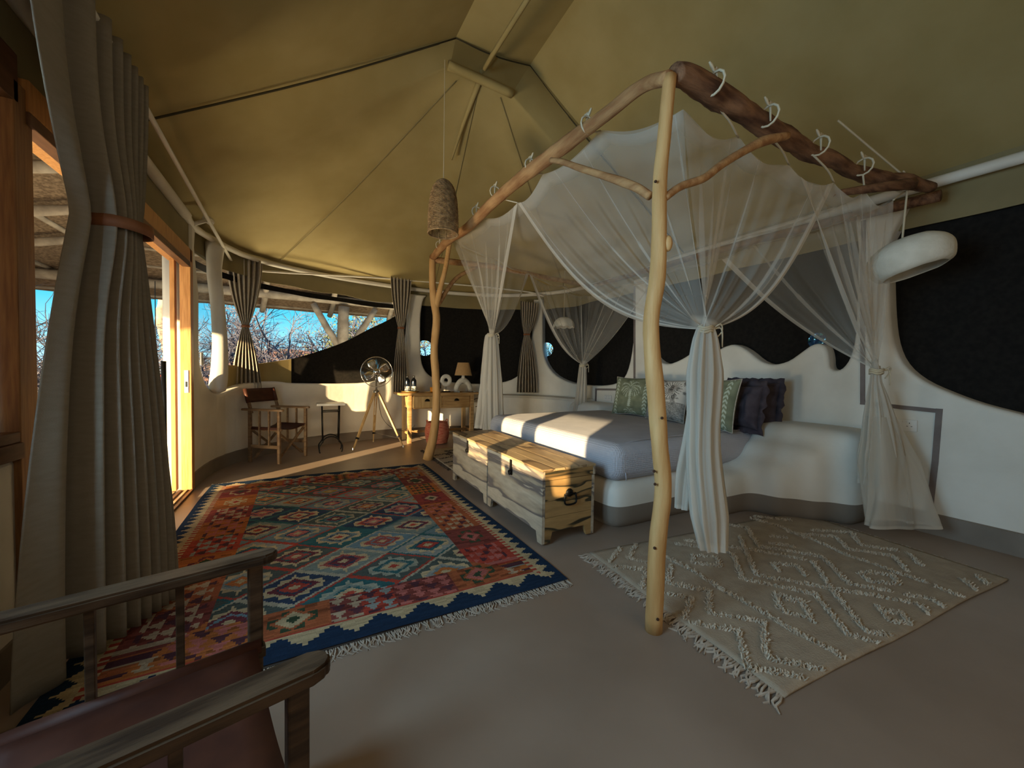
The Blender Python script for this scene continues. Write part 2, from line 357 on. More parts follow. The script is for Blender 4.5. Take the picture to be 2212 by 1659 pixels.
def plate(outline, holes, z_ext, bevel, offc, name, m, kind='structure', step=0.18):
    """a plate drawn in (s, z), bevelled and bent round the plan; offc = distance of its middle from the inner face"""
    cu = bpy.data.curves.new('c', 'CURVE'); cu.dimensions = '2D'; cu.fill_mode = 'BOTH'; cu.extrude = max(z_ext-bevel, 0.001); cu.bevel_depth = bevel; cu.bevel_resolution = 3; cu.offset = -bevel
    for pts in [outline]+holes:
        sp_ = cu.splines.new('POLY'); sp_.points.add(len(pts)-1)
        for i, p in enumerate(pts): sp_.points[i].co = (p[0], p[1], 0, 1)
        sp_.use_cyclic_u = True
    o = bpy.data.objects.new('c', cu); C.objects.link(o); dg = bpy.context.evaluated_depsgraph_get(); dg.update()
    me = bpy.data.meshes.new_from_object(o.evaluated_get(dg)); bpy.data.objects.remove(o)
    bm = B(); bm.from_mesh(me); s0 = min(v.co.x for v in bm.verts); s1 = max(v.co.x for v in bm.verts); k = s0+step
    while k < s1:
        bmesh.ops.bisect_plane(bm, geom=bm.verts[:]+bm.edges[:]+bm.faces[:], plane_co=(k, 0, 0), plane_no=(1, 0, 0)); k += step
    for v in bm.verts:
        s, z, d = v.co; p = plan(s, offc-d); v.co = V(p.x, p.y, z)
    bmesh.ops.remove_doubles(bm, verts=bm.verts[:], dist=0.0004)
    bmesh.ops.recalc_face_normals(bm, faces=bm.faces[:])
    me2 = bpy.data.meshes.new(name); bm.to_mesh(me2); bm.free(); me2.materials.clear()
    o = obj(name, me2, m)
    if kind: o['kind'] = kind
    return o
def smooth_line(pts, k=5):
    q_ = catmull([V(p[0], min(p[1], 2.44), 0) for p in pts], k); r_ = [(q_[0].x, q_[0].y)]
    for p in q_[1:]:
        if math.hypot(p.x-r_[-1][0], p.y-r_[-1][1]) > .018: r_.append((p.x, min(p.y, 2.46)))
    return r_

# ------------------------------------------------------------ structure: floor
bm = B(); box(bm, -1.15, 4.6, -4.6, 7.2, -0.1, 0); struct('floor', bm, 'cement')
# walls: far and right, plastered in one sweep with openings between pillars
ztop = 2.5
def pz(lst): return [sz(*p) for p in lst]
s_end = SL[-1]-0.01
top = []
# pillar by the door
top += [(0.0, 0.0), (0.0, ztop)]
top += [(0.17, ztop), (0.12, 2.3)]
a = pz([(431, 640), (431, 760), (436, 800), (447, 830), (462, 846)]); top += smooth_line(a, 3)
a = pz([(478, 850), (492, 845), (540, 828), (600, 824), (641, 828), (777, 828), (840, 815), (868, 780), (880, 720), (884, 660), (886, 620)]); top += smooth_line(a, 3)
top += [(a[-1][0], ztop)]
a = pz([(916, 640), (912, 660), (909, 690), (909, 750), (912, 785), (925, 808), (950, 821), (1000, 828), (1060, 829), (1105, 820), (1130, 798), (1144, 760), (1150, 700), (1152, 640)]); top += [(a[0][0]+.05, ztop)]+smooth_line(a, 3)
top += [(a[-1][0], ztop)]
a = pz([(1171, 630), (1171, 700), (1172, 755), (1181, 787), (1200, 811), (1230, 826), (1265, 832), (1310, 832), (1340, 822), (1356, 795), (1366, 740), (1367, 680), (1367, 610)]); top += [(a[0][0], ztop)]+smooth_line(a, 3)
top += [(a[-1][0], ztop)]
a = pz([(1394, 610), (1394, 690), (1399, 745), (1415, 775), (1440, 786), (1470, 776), (1500, 757), (1525, 745), (1542, 760), (1560, 750), (1585, 744), (1612, 757), (1640, 779), (1668, 787), (1700, 780), (1730, 760), (1750, 746), (1768, 742), (1782, 750), (1788, 770), (1790, 792), (1800, 800), (1818, 795), (1835, 770), (1846, 720), (1850, 620), (1852, 540)]); top += [(a[0][0], ztop)]+smooth_line(a, 3)
top += [(a[-1][0]-.03, ztop)]
a = pz([(1918, 520), (1919, 600), (1922, 680), (1930, 740), (1950, 785), (1990, 820), (2050, 848), (2120, 873), (2212, 897)]); top += [(a[0][0]+.1, ztop)]+smooth_line(a, 3)
top += [(s_end, 0.92), (s_end, 0.0)]
plate(top, [], 0.11, 0.035, 0.11, 'wall_far', 'plaster')
S_HEAD = 0
# skirtings
def skirt(s0, s1, name, h=0.13, t=0.012):
    n_ = max(2, int((s1-s0)/0.12)); bm = B(); R_ = []
    for i in range(n_+1):
        s = s0+(s1-s0)*i/n_; a = plan(s, 0.02); b_ = plan(s, -t); R_.append([bm.verts.new(a), bm.verts.new(b_), bm.verts.new(b_+V(0, 0, h-.01)), bm.verts.new((a+b_)/2+V(0, 0, h)), bm.verts.new(a+V(0, 0, h))])
    for a, b_ in zip(R_, R_[1:]):
        for j in range(5): bm.faces.new((a[j], b_[j], b_[(j+1) % 5], a[(j+1) % 5]))
    bm.faces.new(R_[0][::-1]); bm.faces.new(R_[-1]); bmesh.ops.recalc_face_normals(bm, faces=bm.faces[:])
    struct(name, bm, 'skirting')
s_mid = sz(1390, 700)[0]
skirt(0.0, s_mid, 'baseboard_far', 0.15); skirt(s_mid, s_end, 'baseboard_right', 0.16)
# tapered plaster pillar with a rounded foot standing proud beside the small glass panel
p0 = W(470, 560, -0.02); p1 = W(468, 846, -0.03)
pts = catmull([V(p0.x-.02, p0.y, 2.52), onv(463, 590, p0), onv(470, 660, p0), onv(475, 740, p1), onv(474, 800, p1), onv(470, 838, p1), onv(469, 850, p1)], 5)
bm = B(); tube(bm, pts, [.09, .07, .066, .066, .07, .078, .085, .078, .02], 16)
tag(obj('wall_pillar', bm, 'plaster', smooth=True), kind='structure')

# left wall: low parapet under the near window, timber frames, door
XL = -0.96
bm = B(); box(bm, XL-.16, XL, -4.5, 2.16, 0, 0.80, 0.02); struct('wall_left', bm, 'plaster')
bm = B(); box(bm, XL-.16, 4.3, -4.66, -4.5, 0, 4.6, 0.02); struct('wall_back', bm, 'plaster')
bm = B(); box(bm, XL-.16, XL, -4.5, 0.0, 0.8, 2.5, 0.02); struct('wall_left', bm, 'plaster')
bm = B(); box(bm, XL-.16, XL+.0, -4.5, 4.62, 2.24, 2.62, 0.01); struct('wall_left_lintel', bm, 'canvas_dark')
bm = B(); box(bm, XL, XL+.012, -4.5, 2.16, 0, 0.13); struct('baseboard_left', bm, 'skirting')
w1 = struct('window_1', (lambda bm: box(bm, XL-.11, XL+.03, 0.0, 2.13, 0.80, 0.86, .004))(B()), 'timber_dark')
for (y0, y1, z0, z1, nm) in [(0.12, 2.16, 2.12, 2.30, 'window_header'), (2.13, 2.24, 0.0, 2.2, 'post'), (0.0, 0.05, .86, 2.12, 'window_jamb'), (0.90, 1.08, .90, 2.12, 'mullion'), (1.62, 1.99, .90, 2.12, 'sun_cut_panel'), (0.12, 2.13, .86, .90, 'sill')]:  # the panel beside the post is added out of view to cut the sun
    bm = B(); box(bm, XL-.11, XL+.02, y0, y1, z0, z1, .004); obj(nm, bm, 'timber_shaded' if nm == 'post' else 'timber_dark', w1)
bm = B(); box(bm, XL-.06, XL-.052, 0.05, .90, .90, 2.12); obj('pane', bm, 'glass', w1)
bm = B(); box(bm, XL-.06, XL-.052, 1.08, 1.62, .90, 2.12); obj('pane', bm, 'glass', w1)
bm = B(); box(bm, XL-.06, XL-.052, 1.99, 2.13, .90, 2.12); obj('pane', bm, 'glass', w1)
d1 = struct('door_1', (lambda bm: box(bm, XL-.14, XL+.03, 2.2, 4.57, 2.12, 2.24, .005))(B()), 'timber')
for (x0, x1, y0, y1, z0, z1, nm, mm) in [(XL-.05, XL+.03, 4.52, 4.61, 0, 2.24, 'jamb', 'timber'), (XL-.115, XL-.08, 4.50, 4.57, 0.02, 2.12, 'inner_jamb', 'timber'),
        (XL-.03, XL+.03, 2.2, 4.52, 2.07, 2.12, 'track_rail', 'timber_dark'), (XL-.09, XL-.05, 3.28, 3.38, .03, 2.10, 'leaf_stile', 'timber_dark'), (XL-.09, XL-.05, 2.25, 3.3, .03, .2, 'leaf_rail', 'timber_dark')]:
    bm = B(); box(bm, x0, x1, y0, y1, z0, z1, .004); obj(nm, bm, mm, d1)
for i in range(5):
    bm = B(); box(bm, XL-.15+i*.042, XL-.13+i*.042, 2.2, 4.52, 0.0, .018); obj('floor_track', bm, 'steel' if i % 2 else 'timber_dark', d1)
ph = onx(357, 780, XL-.0); ph2 = onx(357, 972, XL-.0)
bm = B(); tube(bm, [V(ph.x-.01, ph.y, ph.z), V(ph.x-.01, ph.y, ph2.z)], .016, 10); hd = obj('door_handle', bm, 'black', d1, True, label='long black vertical pull handle')
for z in (ph.z-.06, ph2.z+.06):
    bm = B(); tube(bm, [V(ph.x-.01, ph.y, z), V(ph.x-.05, ph.y-.0, z)], .007, 6); obj('standoff', bm, 'black', hd)
bm = B(); box(bm, XL-.03, XL-.0, 3.30, 3.38, 0.03, 2.1, .003); obj('leaf_edge', bm, 'timber_dark', d1)
pk = onx(405, 800, XL+.03); pk2 = onx(405, 850, XL+.03)
bm = B(); box(bm, XL-.02, XL+.01, 4.512, 4.52, pk2.z, pk.z, .002); lk = obj('lock_plate', bm, 'plastic_white', d1, label='white lock strike plate')
bm = B(); box(bm, XL-.012, XL+.002, 4.509, 4.513, (pk.z+pk2.z)/2-.05, (pk.z+pk2.z)/2-.0); obj('latch_slot', bm, 'black', lk)
# dark red slatted object by the stile, not identified
tb = thing('slatted_item', 'small dark red slatted object hanging outside by the door handle', 'item', onx(338, 870, -1.25))
for k in range(7):
    bm = B(); lathe(bm, [(.0, 0), (.042, 0), (.046, .02), (.0, .022)], 10, Matrix.Translation(V(0, 0, .03+k*.036))); obj('slat', bm, 'redwood', tb)
bm = B(); tube(bm, [V(0, 0, 0), V(0, 0, .28), V(0, 0, 1.15)], .004, 5); obj('cord', bm, 'black', tb)

# small fixed glass panel beside the pillar, canvas outside it
a = sz(431, 640); b_ = sz(490, 640)
bm = B(); pts = [plan(a[0], .1), plan(b_[0], .1)]
vs = [bm.verts.new(V(pts[0].x, pts[0].y, .9)), bm.verts.new(V(pts[1].x, pts[1].y, .9)), bm.verts.new(V(pts[1].x, pts[1].y, 2.35)), bm.verts.new(V(pts[0].x, pts[0].y, 2.35))]; bm.faces.new(vs)
solidify(struct('window_2', bm, 'glass'), .006)

# dark mesh screens filling the openings, with round portholes
def screen(name, s0, s1, z0, z1, hole=None, off=0.15, m='screen'):
    bm = B(); n_ = max(1, int((s1-s0)/.15))
    if not hole:
        for i in range(n_):
            a, b_ = plan(s0+(s1-s0)*i/n_, off), plan(s0+(s1-s0)*(i+1)/n_, off)
            bm.faces.new([bm.verts.new(V(a.x, a.y, z0)), bm.verts.new(V(b_.x, b_.y, z0)), bm.verts.new(V(b_.x, b_.y, z1)), bm.verts.new(V(a.x, a.y, z1))])
    else:
        hs, hz, hr = hole; N = 32; inner = []; outer = []; R2 = hr*1.8
        for k in range(N):
            t = 2*PI*k/N; inner.append((hs+hr*math.cos(t), hz+hr*math.sin(t)))
            q_ = max(abs(math.cos(t)), abs(math.sin(t))); outer.append((hs+R2*math.cos(t)/q_, hz+R2*math.sin(t)/q_))
        f = lambda s, z: bm.verts.new((lambda p: V(p.x, p.y, z))(plan(s, off)))
        I = [f(*p) for p in inner]; O = [f(*p) for p in outer]
        for k in range(N): bm.faces.new((I[k], I[(k+1) % N], O[(k+1) % N], O[k]))
        def rect(a, b_, c_, d_):
            if b_-a < .002: return
            nn = max(1, int((b_-a)/.15))
            for i in range(nn): u0 = a+(b_-a)*i/nn; u1 = a+(b_-a)*(i+1)/nn; bm.faces.new((f(u0, c_), f(u1, c_), f(u1, d_), f(u0, d_)))
        rect(s0, hs-R2, z0, z1); rect(hs+R2, s1, z0, z1); rect(max(hs-R2, s0), hs+R2, z0, hz-R2); rect(max(s0, hs-R2), hs+R2, hz+R2, z1)
    bmesh.ops.remove_doubles(bm, verts=bm.verts[:], dist=1e-4); bmesh.ops.recalc_face_normals(bm, faces=bm.faces[:])
    o = struct(name, bm, m); solidify(o, .01); return o
def hole_at(x, y, r=0.13): q_ = sz(x, y, .15); return (q_[0], q_[1], r)
zs = 2.42
screen('window_3', sz(880, 700)[0]-.1, sz(1155, 700)[0], .7, zs, hole_at(918, 752, .14))
screen('window_4', sz(1160, 700)[0], sz(1370, 700)[0]+.02, .7, zs, hole_at(1180, 755, .13))
s5 = sz(1370, 700)[0]+.02
screen('window_5', s5, sz(1600, 700)[0], .7, zs)
screen('window_6', sz(1600, 700)[0], sz(1880, 700)[0], .7, zs, hole_at(1765, 736, .075))
screen('window_7', sz(1880, 700)[0], s_end, .6, 2.42)
# rolled-down flap across the lower half of the big far window
fl = [(548, 790), (600, 782), (650, 773), (700, 757), (750, 738), (800, 711), (850, 686), (884, 664)]
L_ = smooth_line(pz([(x, y) for x, y in fl]), 3)
def flap(name, s0, s1, m, zlow, off):
    bm = B(); pr = None
    for i in range(31):
        s = s0+(s1-s0)*i/30
        z = L_[-1][1]
        for (sa, za), (sb, zb) in zip(L_, L_[1:]):
            if sa <= s <= sb: z = za+(zb-za)*(s-sa)/(sb-sa+1e-9)
        if s < L_[0][0]: z = L_[0][1]
        p = plan(s, off); a = bm.verts.new(V(p.x, p.y, zlow)); c_ = bm.verts.new(V(p.x, p.y, z))
        if pr: bm.faces.new((pr[0], a, c_, pr[1]))
        pr = (a, c_)
    o = struct(name, bm, m); solidify(o, .012); return o
flap('window_8', sz(490, 800)[0], sz(640, 800)[0], 'canvas', .78, .13)
flap('window_9', sz(640, 800)[0], sz(884, 800)[0], 'screen', .78, .135)
# canvas valance strip above the openings and the dark gap below it
def strip(name, s0, s1, za, zb, off, m, sag=0.0):
    n_ = max(2, int((s1-s0)/.12)); bm = B(); pr = None
    for i in range(n_+1):
        s = s0+(s1-s0)*i/n_; p = plan(s, off); k = sag*fn_noise((s*1.7, 3, 0)); a = bm.verts.new(V(p.x, p.y, za+k)); c_ = bm.verts.new(V(p.x, p.y, zb))
        if pr: bm.faces.new((pr[0], a, c_, pr[1]))
        pr = (a, c_)
    o = struct(name, bm, m); solidify(o, .008); return o
strip('trim_1', 0.0, s_end, 2.33, 2.72, .09, 'canvas_dark', .05)
strip('trim_2', 0.1, sz(1380, 700)[0], 2.24, 2.31, .17, 'screen', .02)

# ------------------------------------------------------------ ceiling: canvas tent roof
ZE = 2.66; XR = 1.6
TL = onx(985, 80, 1.22); yR = TL.y; zR = TL.z; TR = ony(1145, 140, yR+.05); TM = ony(1068, 118, yR+.0)
BLp = ony(968, 138, yR-.02); BMp = ony(1038, 166, yR-.03); BRp = ony(1106, 200, yR-.04)
RID = ony(1135, 2, yR-1.0)
bm = B()
def sheet(bm, A, Bp, Cp, D, nu, nv, sag=0.0):
    """bilinear patch A-B (bottom), D-C (top)"""
    vs = []
    for j in range(nv+1):
        row = []
        for i in range(nu+1):
            u, v = i/nu, j/nv; p = (A*(1-u)+Bp*u)*(1-v)+(D*(1-u)+Cp*u)*v
            p = p+V(0, 0, -sag*math.sin(PI*u)*math.sin(PI*v))
            row.append(bm.verts.new(p))
        vs.append(row)
    for j in range(nv):
        for i in range(nu): bm.faces.new((vs[j][i], vs[j][i+1], vs[j+1][i+1], vs[j+1][i]))
yS = 3.25
EL0 = V(-1.1, -4.6, ZE); EL1 = V(-1.05, yS, ZE-.06); ER0 = V(4.3, -4.6, ZE); ER1 = V(4.25, yS, ZE)
RN = V(XR, -4.6, RID.z)
TLb = V(TM.x-.02, TM.y, TM.z)
sheet(bm, EL0, EL1, TL, V(XR-.1, -4.6, zR+.1), 10, 10, .05)
sheet(bm, V(XR-.1, -4.6, zR+.1), TL, TM, RN, 10, 2)
sheet(bm, RN, TM, TR, V(XR+.1, -4.6, zR), 10, 2)
sheet(bm, ER0, ER1, TR, V(XR+.1, -4.6, zR), 10, 10, .05)
# hip end: fan from the eave curve up to the ridge end
sA = 0.0; sB = sz(1395, 700)[0]; N = 26
eave = [V(-1.05, yS, ZE-.06), V(-1.05, 4.0, ZE-.08)]+[plan(sA+(sB-sA)*i/N, .10)+V(0, 0, ZE-.05) for i in range(N+1)]+[V(4.22, 3.6, ZE), V(4.25, yS, ZE)]
M_ = len(eave)
tops = []
for i in range(M_):
    f = i/(M_-1)
    if f < .5: tops.append(BLp.lerp(BMp, f*2))
    else: tops.append(BMp.lerp(BRp, f*2-1))
tops[0] = TL.copy(); tops[-1] = TR.copy()
NV = 14; rows = []
for j in range(NV+1):
    v = j/NV; row = []
    for i in range(M_):
        f = i/(M_-1); p = eave[i].lerp(tops[i], v)
        crease = 0.05*abs(math.sin(PI*f*4))*math.sin(PI*v)
        p = p+V(0, 0, (-0.05*math.sin(PI*v)+crease)*min(1, f*6, (1-f)*6)); row.append(bm.verts.new(p))
    rows.append(row)
for j in range(NV):
    for i in range(M_-1): bm.faces.new((rows[j][i], rows[j][i+1], rows[j+1][i+1], rows[j+1][i]))
# cap between the seam and the spreader bar
c1 = [bm.verts.new(p) for p in (BLp, BMp, BRp)]; c2 = [bm.verts.new(p) for p in (TL, TM, TR)]
for i in range(2): bm.faces.new((c1[i], c1[i+1], c2[i+1], c2[i]))
bmesh.ops.recalc_face_normals(bm, faces=bm.faces[:])
ceil = struct('ceiling', bm, 'canvas', smooth=False)
for f in ceil.data.polygons: f.use_smooth = True
def sub(name, pts, r, m, label=None, seg=6, k=5):
    bm = B(); tube(bm, catmull(pts, k), r, seg); return obj(name, bm, m, ceil, True, label=label)
D_ = V(0, 0, -.012)
sub('seam_cord', [EL1+D_, EL1.lerp(TL, .5)+V(0, 0, -.05), TL+D_], .007, 'seam'); sub('seam_cord', [TL+D_, TM+D_, TR+D_], .007, 'seam')
sub('seam_cord', [TR+D_, TR.lerp(ER1, .25)+V(0, 0, -.05), ER1+D_], .007, 'seam'); sub('ridge_sleeve', [BMp+V(0, .0, .04), TM+V(0, 0, -.02), RID+D_, RN+D_], .02, 'canvas')
sub('spreader_bar', [BLp+D_, BMp+D_*2, BRp+D_], .04, 'canvas', 'canvas covered spreader bar under the ridge', 10)
def hip(f, v): 
    k = f*(M_-1); i = int(min(k, M_-2)); t = k-i
    p = eave[i].lerp(eave[i+1], t).lerp(tops[i].lerp(tops[i+1], t), v); return p+V(0, 0, -.05*math.sin(PI*v)+.05*abs(math.sin(PI*f*4))*math.sin(PI*v)-.012)
sub('rib_sleeve', [BMp+V(0, .02, -.02), onv(1000, 270, (1.25, 3.9)), onv(975, 345, (1.3, 4.2))], [.028, .02, .012], 'canvas')
sub('rib_sleeve', [BRp+V(0, .02, 0), onv(1122, 280, (2.1, 3.9)), onv(1140, 400, (2.5, 4.3))], [.03, .02, .012], 'canvas')
for f in (.25, .5, .75): sub('hip_seam', [hip(f, .03), hip(f, .5), hip(f, .97)], .004, 'canvas_dark')

# painted eave pipes
def pipe(name, pts, r, label, m='whitepipe'):
    bm = B(); tube(bm, pts, r, 10); o = obj(name, bm, m, None, True); tag(o, kind='structure'); return o
J = onx(418, 478, XL+.06)
EP = [plan(s, .02)+V(0, 0, 2.53+.06*min(1, s/2.5)) for s in [0.05+(sB-.05)*i/24 for i in range(25)]]
pipe('trim_3', [V(XL+.02, -1.6, 2.50), V(XL+.03, 4.4, 2.50)], .04, '')
pipe('trim_4', catmull([V(XL+.03, 4.3, 2.5)]+EP[1:25:3], 4), .034, '')
pipe('trim_5', catmull([EP[-1], V(4.08, 3.0, 2.60), V(4.08, 1.1, 2.60), V(4.08, -1.6, 2.55)], 4), .04, '')
# clamp at the left junction
cl = thing('pipe_clamp', 'cream metal clamp joining curtain rail to roof pipe above door pillar', 'clamp')
cp = V(-.85, 4.75, 2.55)
bm = B(); tube(bm, [cp+V(-.09, -.05, -.03), cp+V(0, 0, .04), cp+V(.03, .02, .04)], .02, 8); obj('bracket', bm, 'whitepipe', cl)
bm = B(); tube(bm, [cp+V(.0, -.02, .05), cp+V(.02, .06, .05)], .035, 12); obj('collar', bm, 'whitepipe', cl)
# curtain rods
def rod(name, pts, label, r=.016):
    bm = B(); tube(bm, pts, r, 8); return tag(obj(name, bm, 'whitepipe', None, True), label, 'curtain rod')
RA = V(-.80, 2.85, 2.63); RB = onx(506, 575, -.80)
rod('curtain_rod', [RA+(RA-RB).normalized()*4.2, RA, RB], 'white curtain rod running along the left side above the door')
RC = ony(575, 586, 6.1); RD = W(858, 603, -.1); RE = W(1120, 628, -.1)
rod('curtain_rod', catmull([onv(500, 572, (-.65, 5.9)), RC, RD, RE, W(1175, 640, -.12)], 6), 'white curved curtain rod above the far window and desk', .014)

# ------------------------------------------------------------ headboard stripe painted proud of the wall
def band(name, pts, w_=.03, off=-.006):
    bm = B(); Q = [sz(*p) for p in pts]
    for (sa, za), (sb, zb) in zip(Q, Q[1:]):
        d = Vector((sb-sa, zb-za)); L = d.length; d /= L; n_ = Vector((-d.y, d.x))*w_/2; nn = max(1, int(L/.2))
        for i in range(nn):
            off = off-.0007; c_ = [Vector((sa, za))+d*(L*i/nn-(w_/2 if i == 0 else 0)), Vector((sa, za))+d*(L*(i+1)/nn+(w_/2 if i == nn-1 else 0))]
            f = []
            for o_ in (off, .01): f.append([bm.verts.new((lambda p: V(p.x, p.y, q_.y))(plan(q_.x, o_))) for q_ in (c_[0]-n_, c_[1]-n_, c_[1]+n_, c_[0]+n_)])
            bm.faces.new(f[0]); bm.faces.new(f[1][::-1])
            for k in range(4): bm.faces.new((f[0][k], f[0][(k+1) % 4], f[1][(k+1) % 4], f[1][k]))
    bmesh.ops.recalc_face_normals(bm, faces=bm.faces[:]); return struct(name, bm, 'stripe')
band('trim_6', [(1866, 480), (1864, 600), (1864, 870), (1950, 880), (2030, 888)]); band('trim_7', [(2029, 888), (2020, 1000), (2003, 1148)], .035)
band('trim_8', [(1371, 620), (1371, 815)], .03); band('trim_9', [(1371, 842), (1288, 841), (1286, 900)], .03)
bnd = smooth_line([(1420, 797), (1440, 802), (1470, 796), (1510, 776), (1545, 782), (1585, 772), (1615, 780), (1650, 803), (1690, 805), (1730, 785), (1765, 760)], 4)
band('trim_10', bnd, .012, -.004)

# ------------------------------------------------------------ plaster plinth of the bed and bedside ledges
bm = B()
box(bm, 1.97, 4.2, 2.05, 4.25, -.03, .36, .06); 
for y0, y1, z1, xf in ((1.28, 2.10, .74, 3.66), (4.2, 4.95, .72, 3.66)):
    box(bm, xf, 4.2, y0, y1, -.03, z1, .06)
box(bm, 2.9, 4.1, 1.86, 2.2, -.03, .34, .06); box(bm, 3.35, 4.1, 1.62, 2.1, -.03, .42, .06); box(bm, 3.5, 4.1, 1.45, 2.1, -.03, .58, .06)
o = obj('bed_plinth', bm, 'plaster_banded'); tag(o, kind='structure')
mm_ = o.modifiers.new('r', 'REMESH'); mm_.mode = 'VOXEL'; mm_.voxel_size = .03; mm_.use_smooth_shade = True
mm_ = o.modifiers.new('sm', 'SMOOTH'); mm_.factor = .9; mm_.iterations = 34
o['label'] = 'white rounded plaster bed platform with grey painted foot band'
# low plaster bench under the far right windows
bm = B(); pr = None
sb0, sb1 = sz(1085, 880)[0], sz(1285, 880)[0]
for i in range(13):
    s = sb0+(sb1-sb0)*i/12; a = plan(s, .03); b_ = plan(s, -.32); q_ = [bm.verts.new(V(a.x, a.y, 0)), bm.verts.new(V(b_.x, b_.y, 0)), bm.verts.new(V(b_.x, b_.y, .70)), bm.verts.new((lambda p: V(p.x, p.y, .74))(plan(s, -.28))), bm.verts.new(V(a.x, a.y, .75))]
    if pr:
        for k in range(5): bm.faces.new((pr[k], q_[k], q_[(k+1) % 5], pr[(k+1) % 5]))
    else: bm.faces.new(q_[::-1])
    pr = q_
bm.faces.new(pr); bmesh.ops.recalc_face_normals(bm, faces=bm.faces[:]); tag(obj('plaster_bench', bm, 'plaster_banded'), kind='structure')

# ------------------------------------------------------------ canopy frame of peeled branches
cf = thing('canopy_frame', 'four post bed canopy frame of peeled branches tied with cloth strips', 'bed frame', (1.38, 1.17, 0))
cfo = V(1.38, 1.17, 0)
def log_part(name, pts, rad, m, label=None, seg=12, k=6, bump=.12, par=None):
    bm = B(); tube(bm, [p-cfo for p in catmull(pts, k)], rad, seg, bumpy=bump); return obj(name, bm, m, par or cf, True, label=label)
PN = (1.38, 1.17)
xs = [(1412, 1352), (1420, 1180), (1432, 1060), (1424, 950), (1414, 820), (1406, 700), (1420, 600), (1424, 500), (1425, 400), (1437, 270), (1447, 165)]
ppn = [onv(x, y, PN) for x, y in xs]; ppn[0].z = .0; ppn[0] = V(ppn[0].x, ppn[0].y, .0)
pn = log_part('post', ppn, [.038, .037, .036, .036, .038, .034, .035, .032, .030, .028, .028], 'peeled', 'thick near post of pale peeled wood', 18, bump=.06)
for (x, y) in [(1443, 526)]:
    P = onv(x, y, PN); bm = B(); bmesh.ops.create_icosphere(bm, subdivisions=2, radius=.024)
    for v in bm.verts: v.co = V(v.co.x*.8, v.co.y*.8, v.co.z*1.5)+P-cfo
    obj('knot_bump', bm, 'peeled', pn, True)
for (x, y) in [(1416, 392), (1430, 903), (1414, 1184), (1421, 1338), (1415, 1046), (1413, 1018)]:
    P = onv(x, y, (PN[0]-.03, PN[1]-.03)); bm = B(); bmesh.ops.create_icosphere(bm, subdivisions=2, radius=.0065)
    for v in bm.verts: v.co = v.co+P-cfo
    obj('knot', bm, 'knot', pn, True)
PF = (1.40, 4.86)
xs = [(924, 993), (938, 930), (943, 850), (938, 760), (943, 690), (936, 640), (934, 590), (935, 556)]
ppf = [onv(x, y, PF) for x, y in xs]; ppf[0].z = 0
pf = log_part('post', ppf, [.065, .055, .05, .048, .05, .045, .042, .042], 'peeled', 'bent far post of reddish peeled wood', 14)
bm = B(); log_part('post_fork', [onv(941, 665, PF), onv(952, 620, (1.42, 4.8)), onv(962, 580, (1.42, 4.7)), onx(972, 520, 1.42)], [.042, .034, .03, .028], 'peeled', None, 10, par=pf)
ZB = 2.47
# left beam
lb = [V(ppn[-1].x-.01, ppn[-1].y, ppn[-1].z-.01)]+[onx(x, y, 1.40) for x, y in [(1395, 183), (1340, 222), (1290, 262), (1262, 282), (1215, 318), (1155, 362), (1105, 402), (1062, 440), (1010, 492), (968, 520), (940, 552)]]
lb[-1] = ppf[-1]+V(0, 0, 0)
log_part('beam', lb, [.030, .030, .033, .036, .040, .045, .047, .045, .045, .045, .045, .045], 'barky_y', 'long side beam over the foot of the bed', 14)
# near beam with dark bark
rb = [V(ppn[-1].x+.02, ppn[-1].y-.01, ppn[-1].z+.015)]+[onz(x, y, ZB) for x, y in [(1490, 168), (1545, 205), (1600, 235), (1650, 270), (1700, 300), (1750, 330), (1800, 347), (1850, 372), (1905, 385), (1960, 393), (2010, 406)]]
log_part('beam', rb, [.042, .050, .055, .050, .050, .048, .046, .042, .042, .044, .042, .035], 'barky', 'thick dark barked beam along the near side', 16, bump=.3)
log_part('beam', [ppf[-1]+V(0, 0, -.03), V(2.3, 4.86, 2.62), V(3.2, 4.84, 2.58), V(3.98, 4.80, 2.55)], [.04, .036, .034, .03], 'barky_y', None, 10)
log_part('beam', [V(3.95, 0.98, 2.45), V(3.93, 2.2, 2.5), V(3.95, 3.5, 2.52), V(3.97, 4.82, 2.53)], [.04, .035, .034, .03], 'barky', None, 10)
# corner braces
b1 = [onv(1404, 424, PN)]+[onv(x, y, q_) for x, y, q_ in [(1375, 405, (1.38, 1.24)), (1330, 388, (1.39, 1.36)), (1290, 375, (1.39, 1.47)), (1250, 362, (1.39, 1.60)), (1215, 350, (1.40, 1.72)), (1190, 346, (1.40, 1.80))]]
log_part('brace', b1, [.018, .019, .019, .018, .017, .016, .015], 'barky_y', 'wavy branch brace on the left of the near post', 10)
b2 = [onv(1435, 428, PN)]+[onv(x, y, q_) for x, y, q_ in [(1470, 403, (1.48, 1.16)), (1520, 385, (1.62, 1.14)), (1560, 355, (1.76, 1.12)), (1610, 325, (1.92, 1.11)), (1650, 305, (2.05, 1.10)), (1700, 293, (2.22, 1.10))]]
log_part('brace', b2, [.016, .017, .018, .019, .02, .024, .02], 'barky_y', 'wavy branch brace on the right of the near post', 10)
log_part('brace', [V(3.55, 1.02, 2.45), onx(1900, 405, 3.2), onx(1800, 418, 2.95)], [.04, .03, .018], 'barky', None, 8)
log_part('brace', [onv(945, 660, PF), V(1.75, 4.86, 2.38), V(2.05, 4.86, 2.58)], [.03, .026, .022], 'barky_y', None, 8)
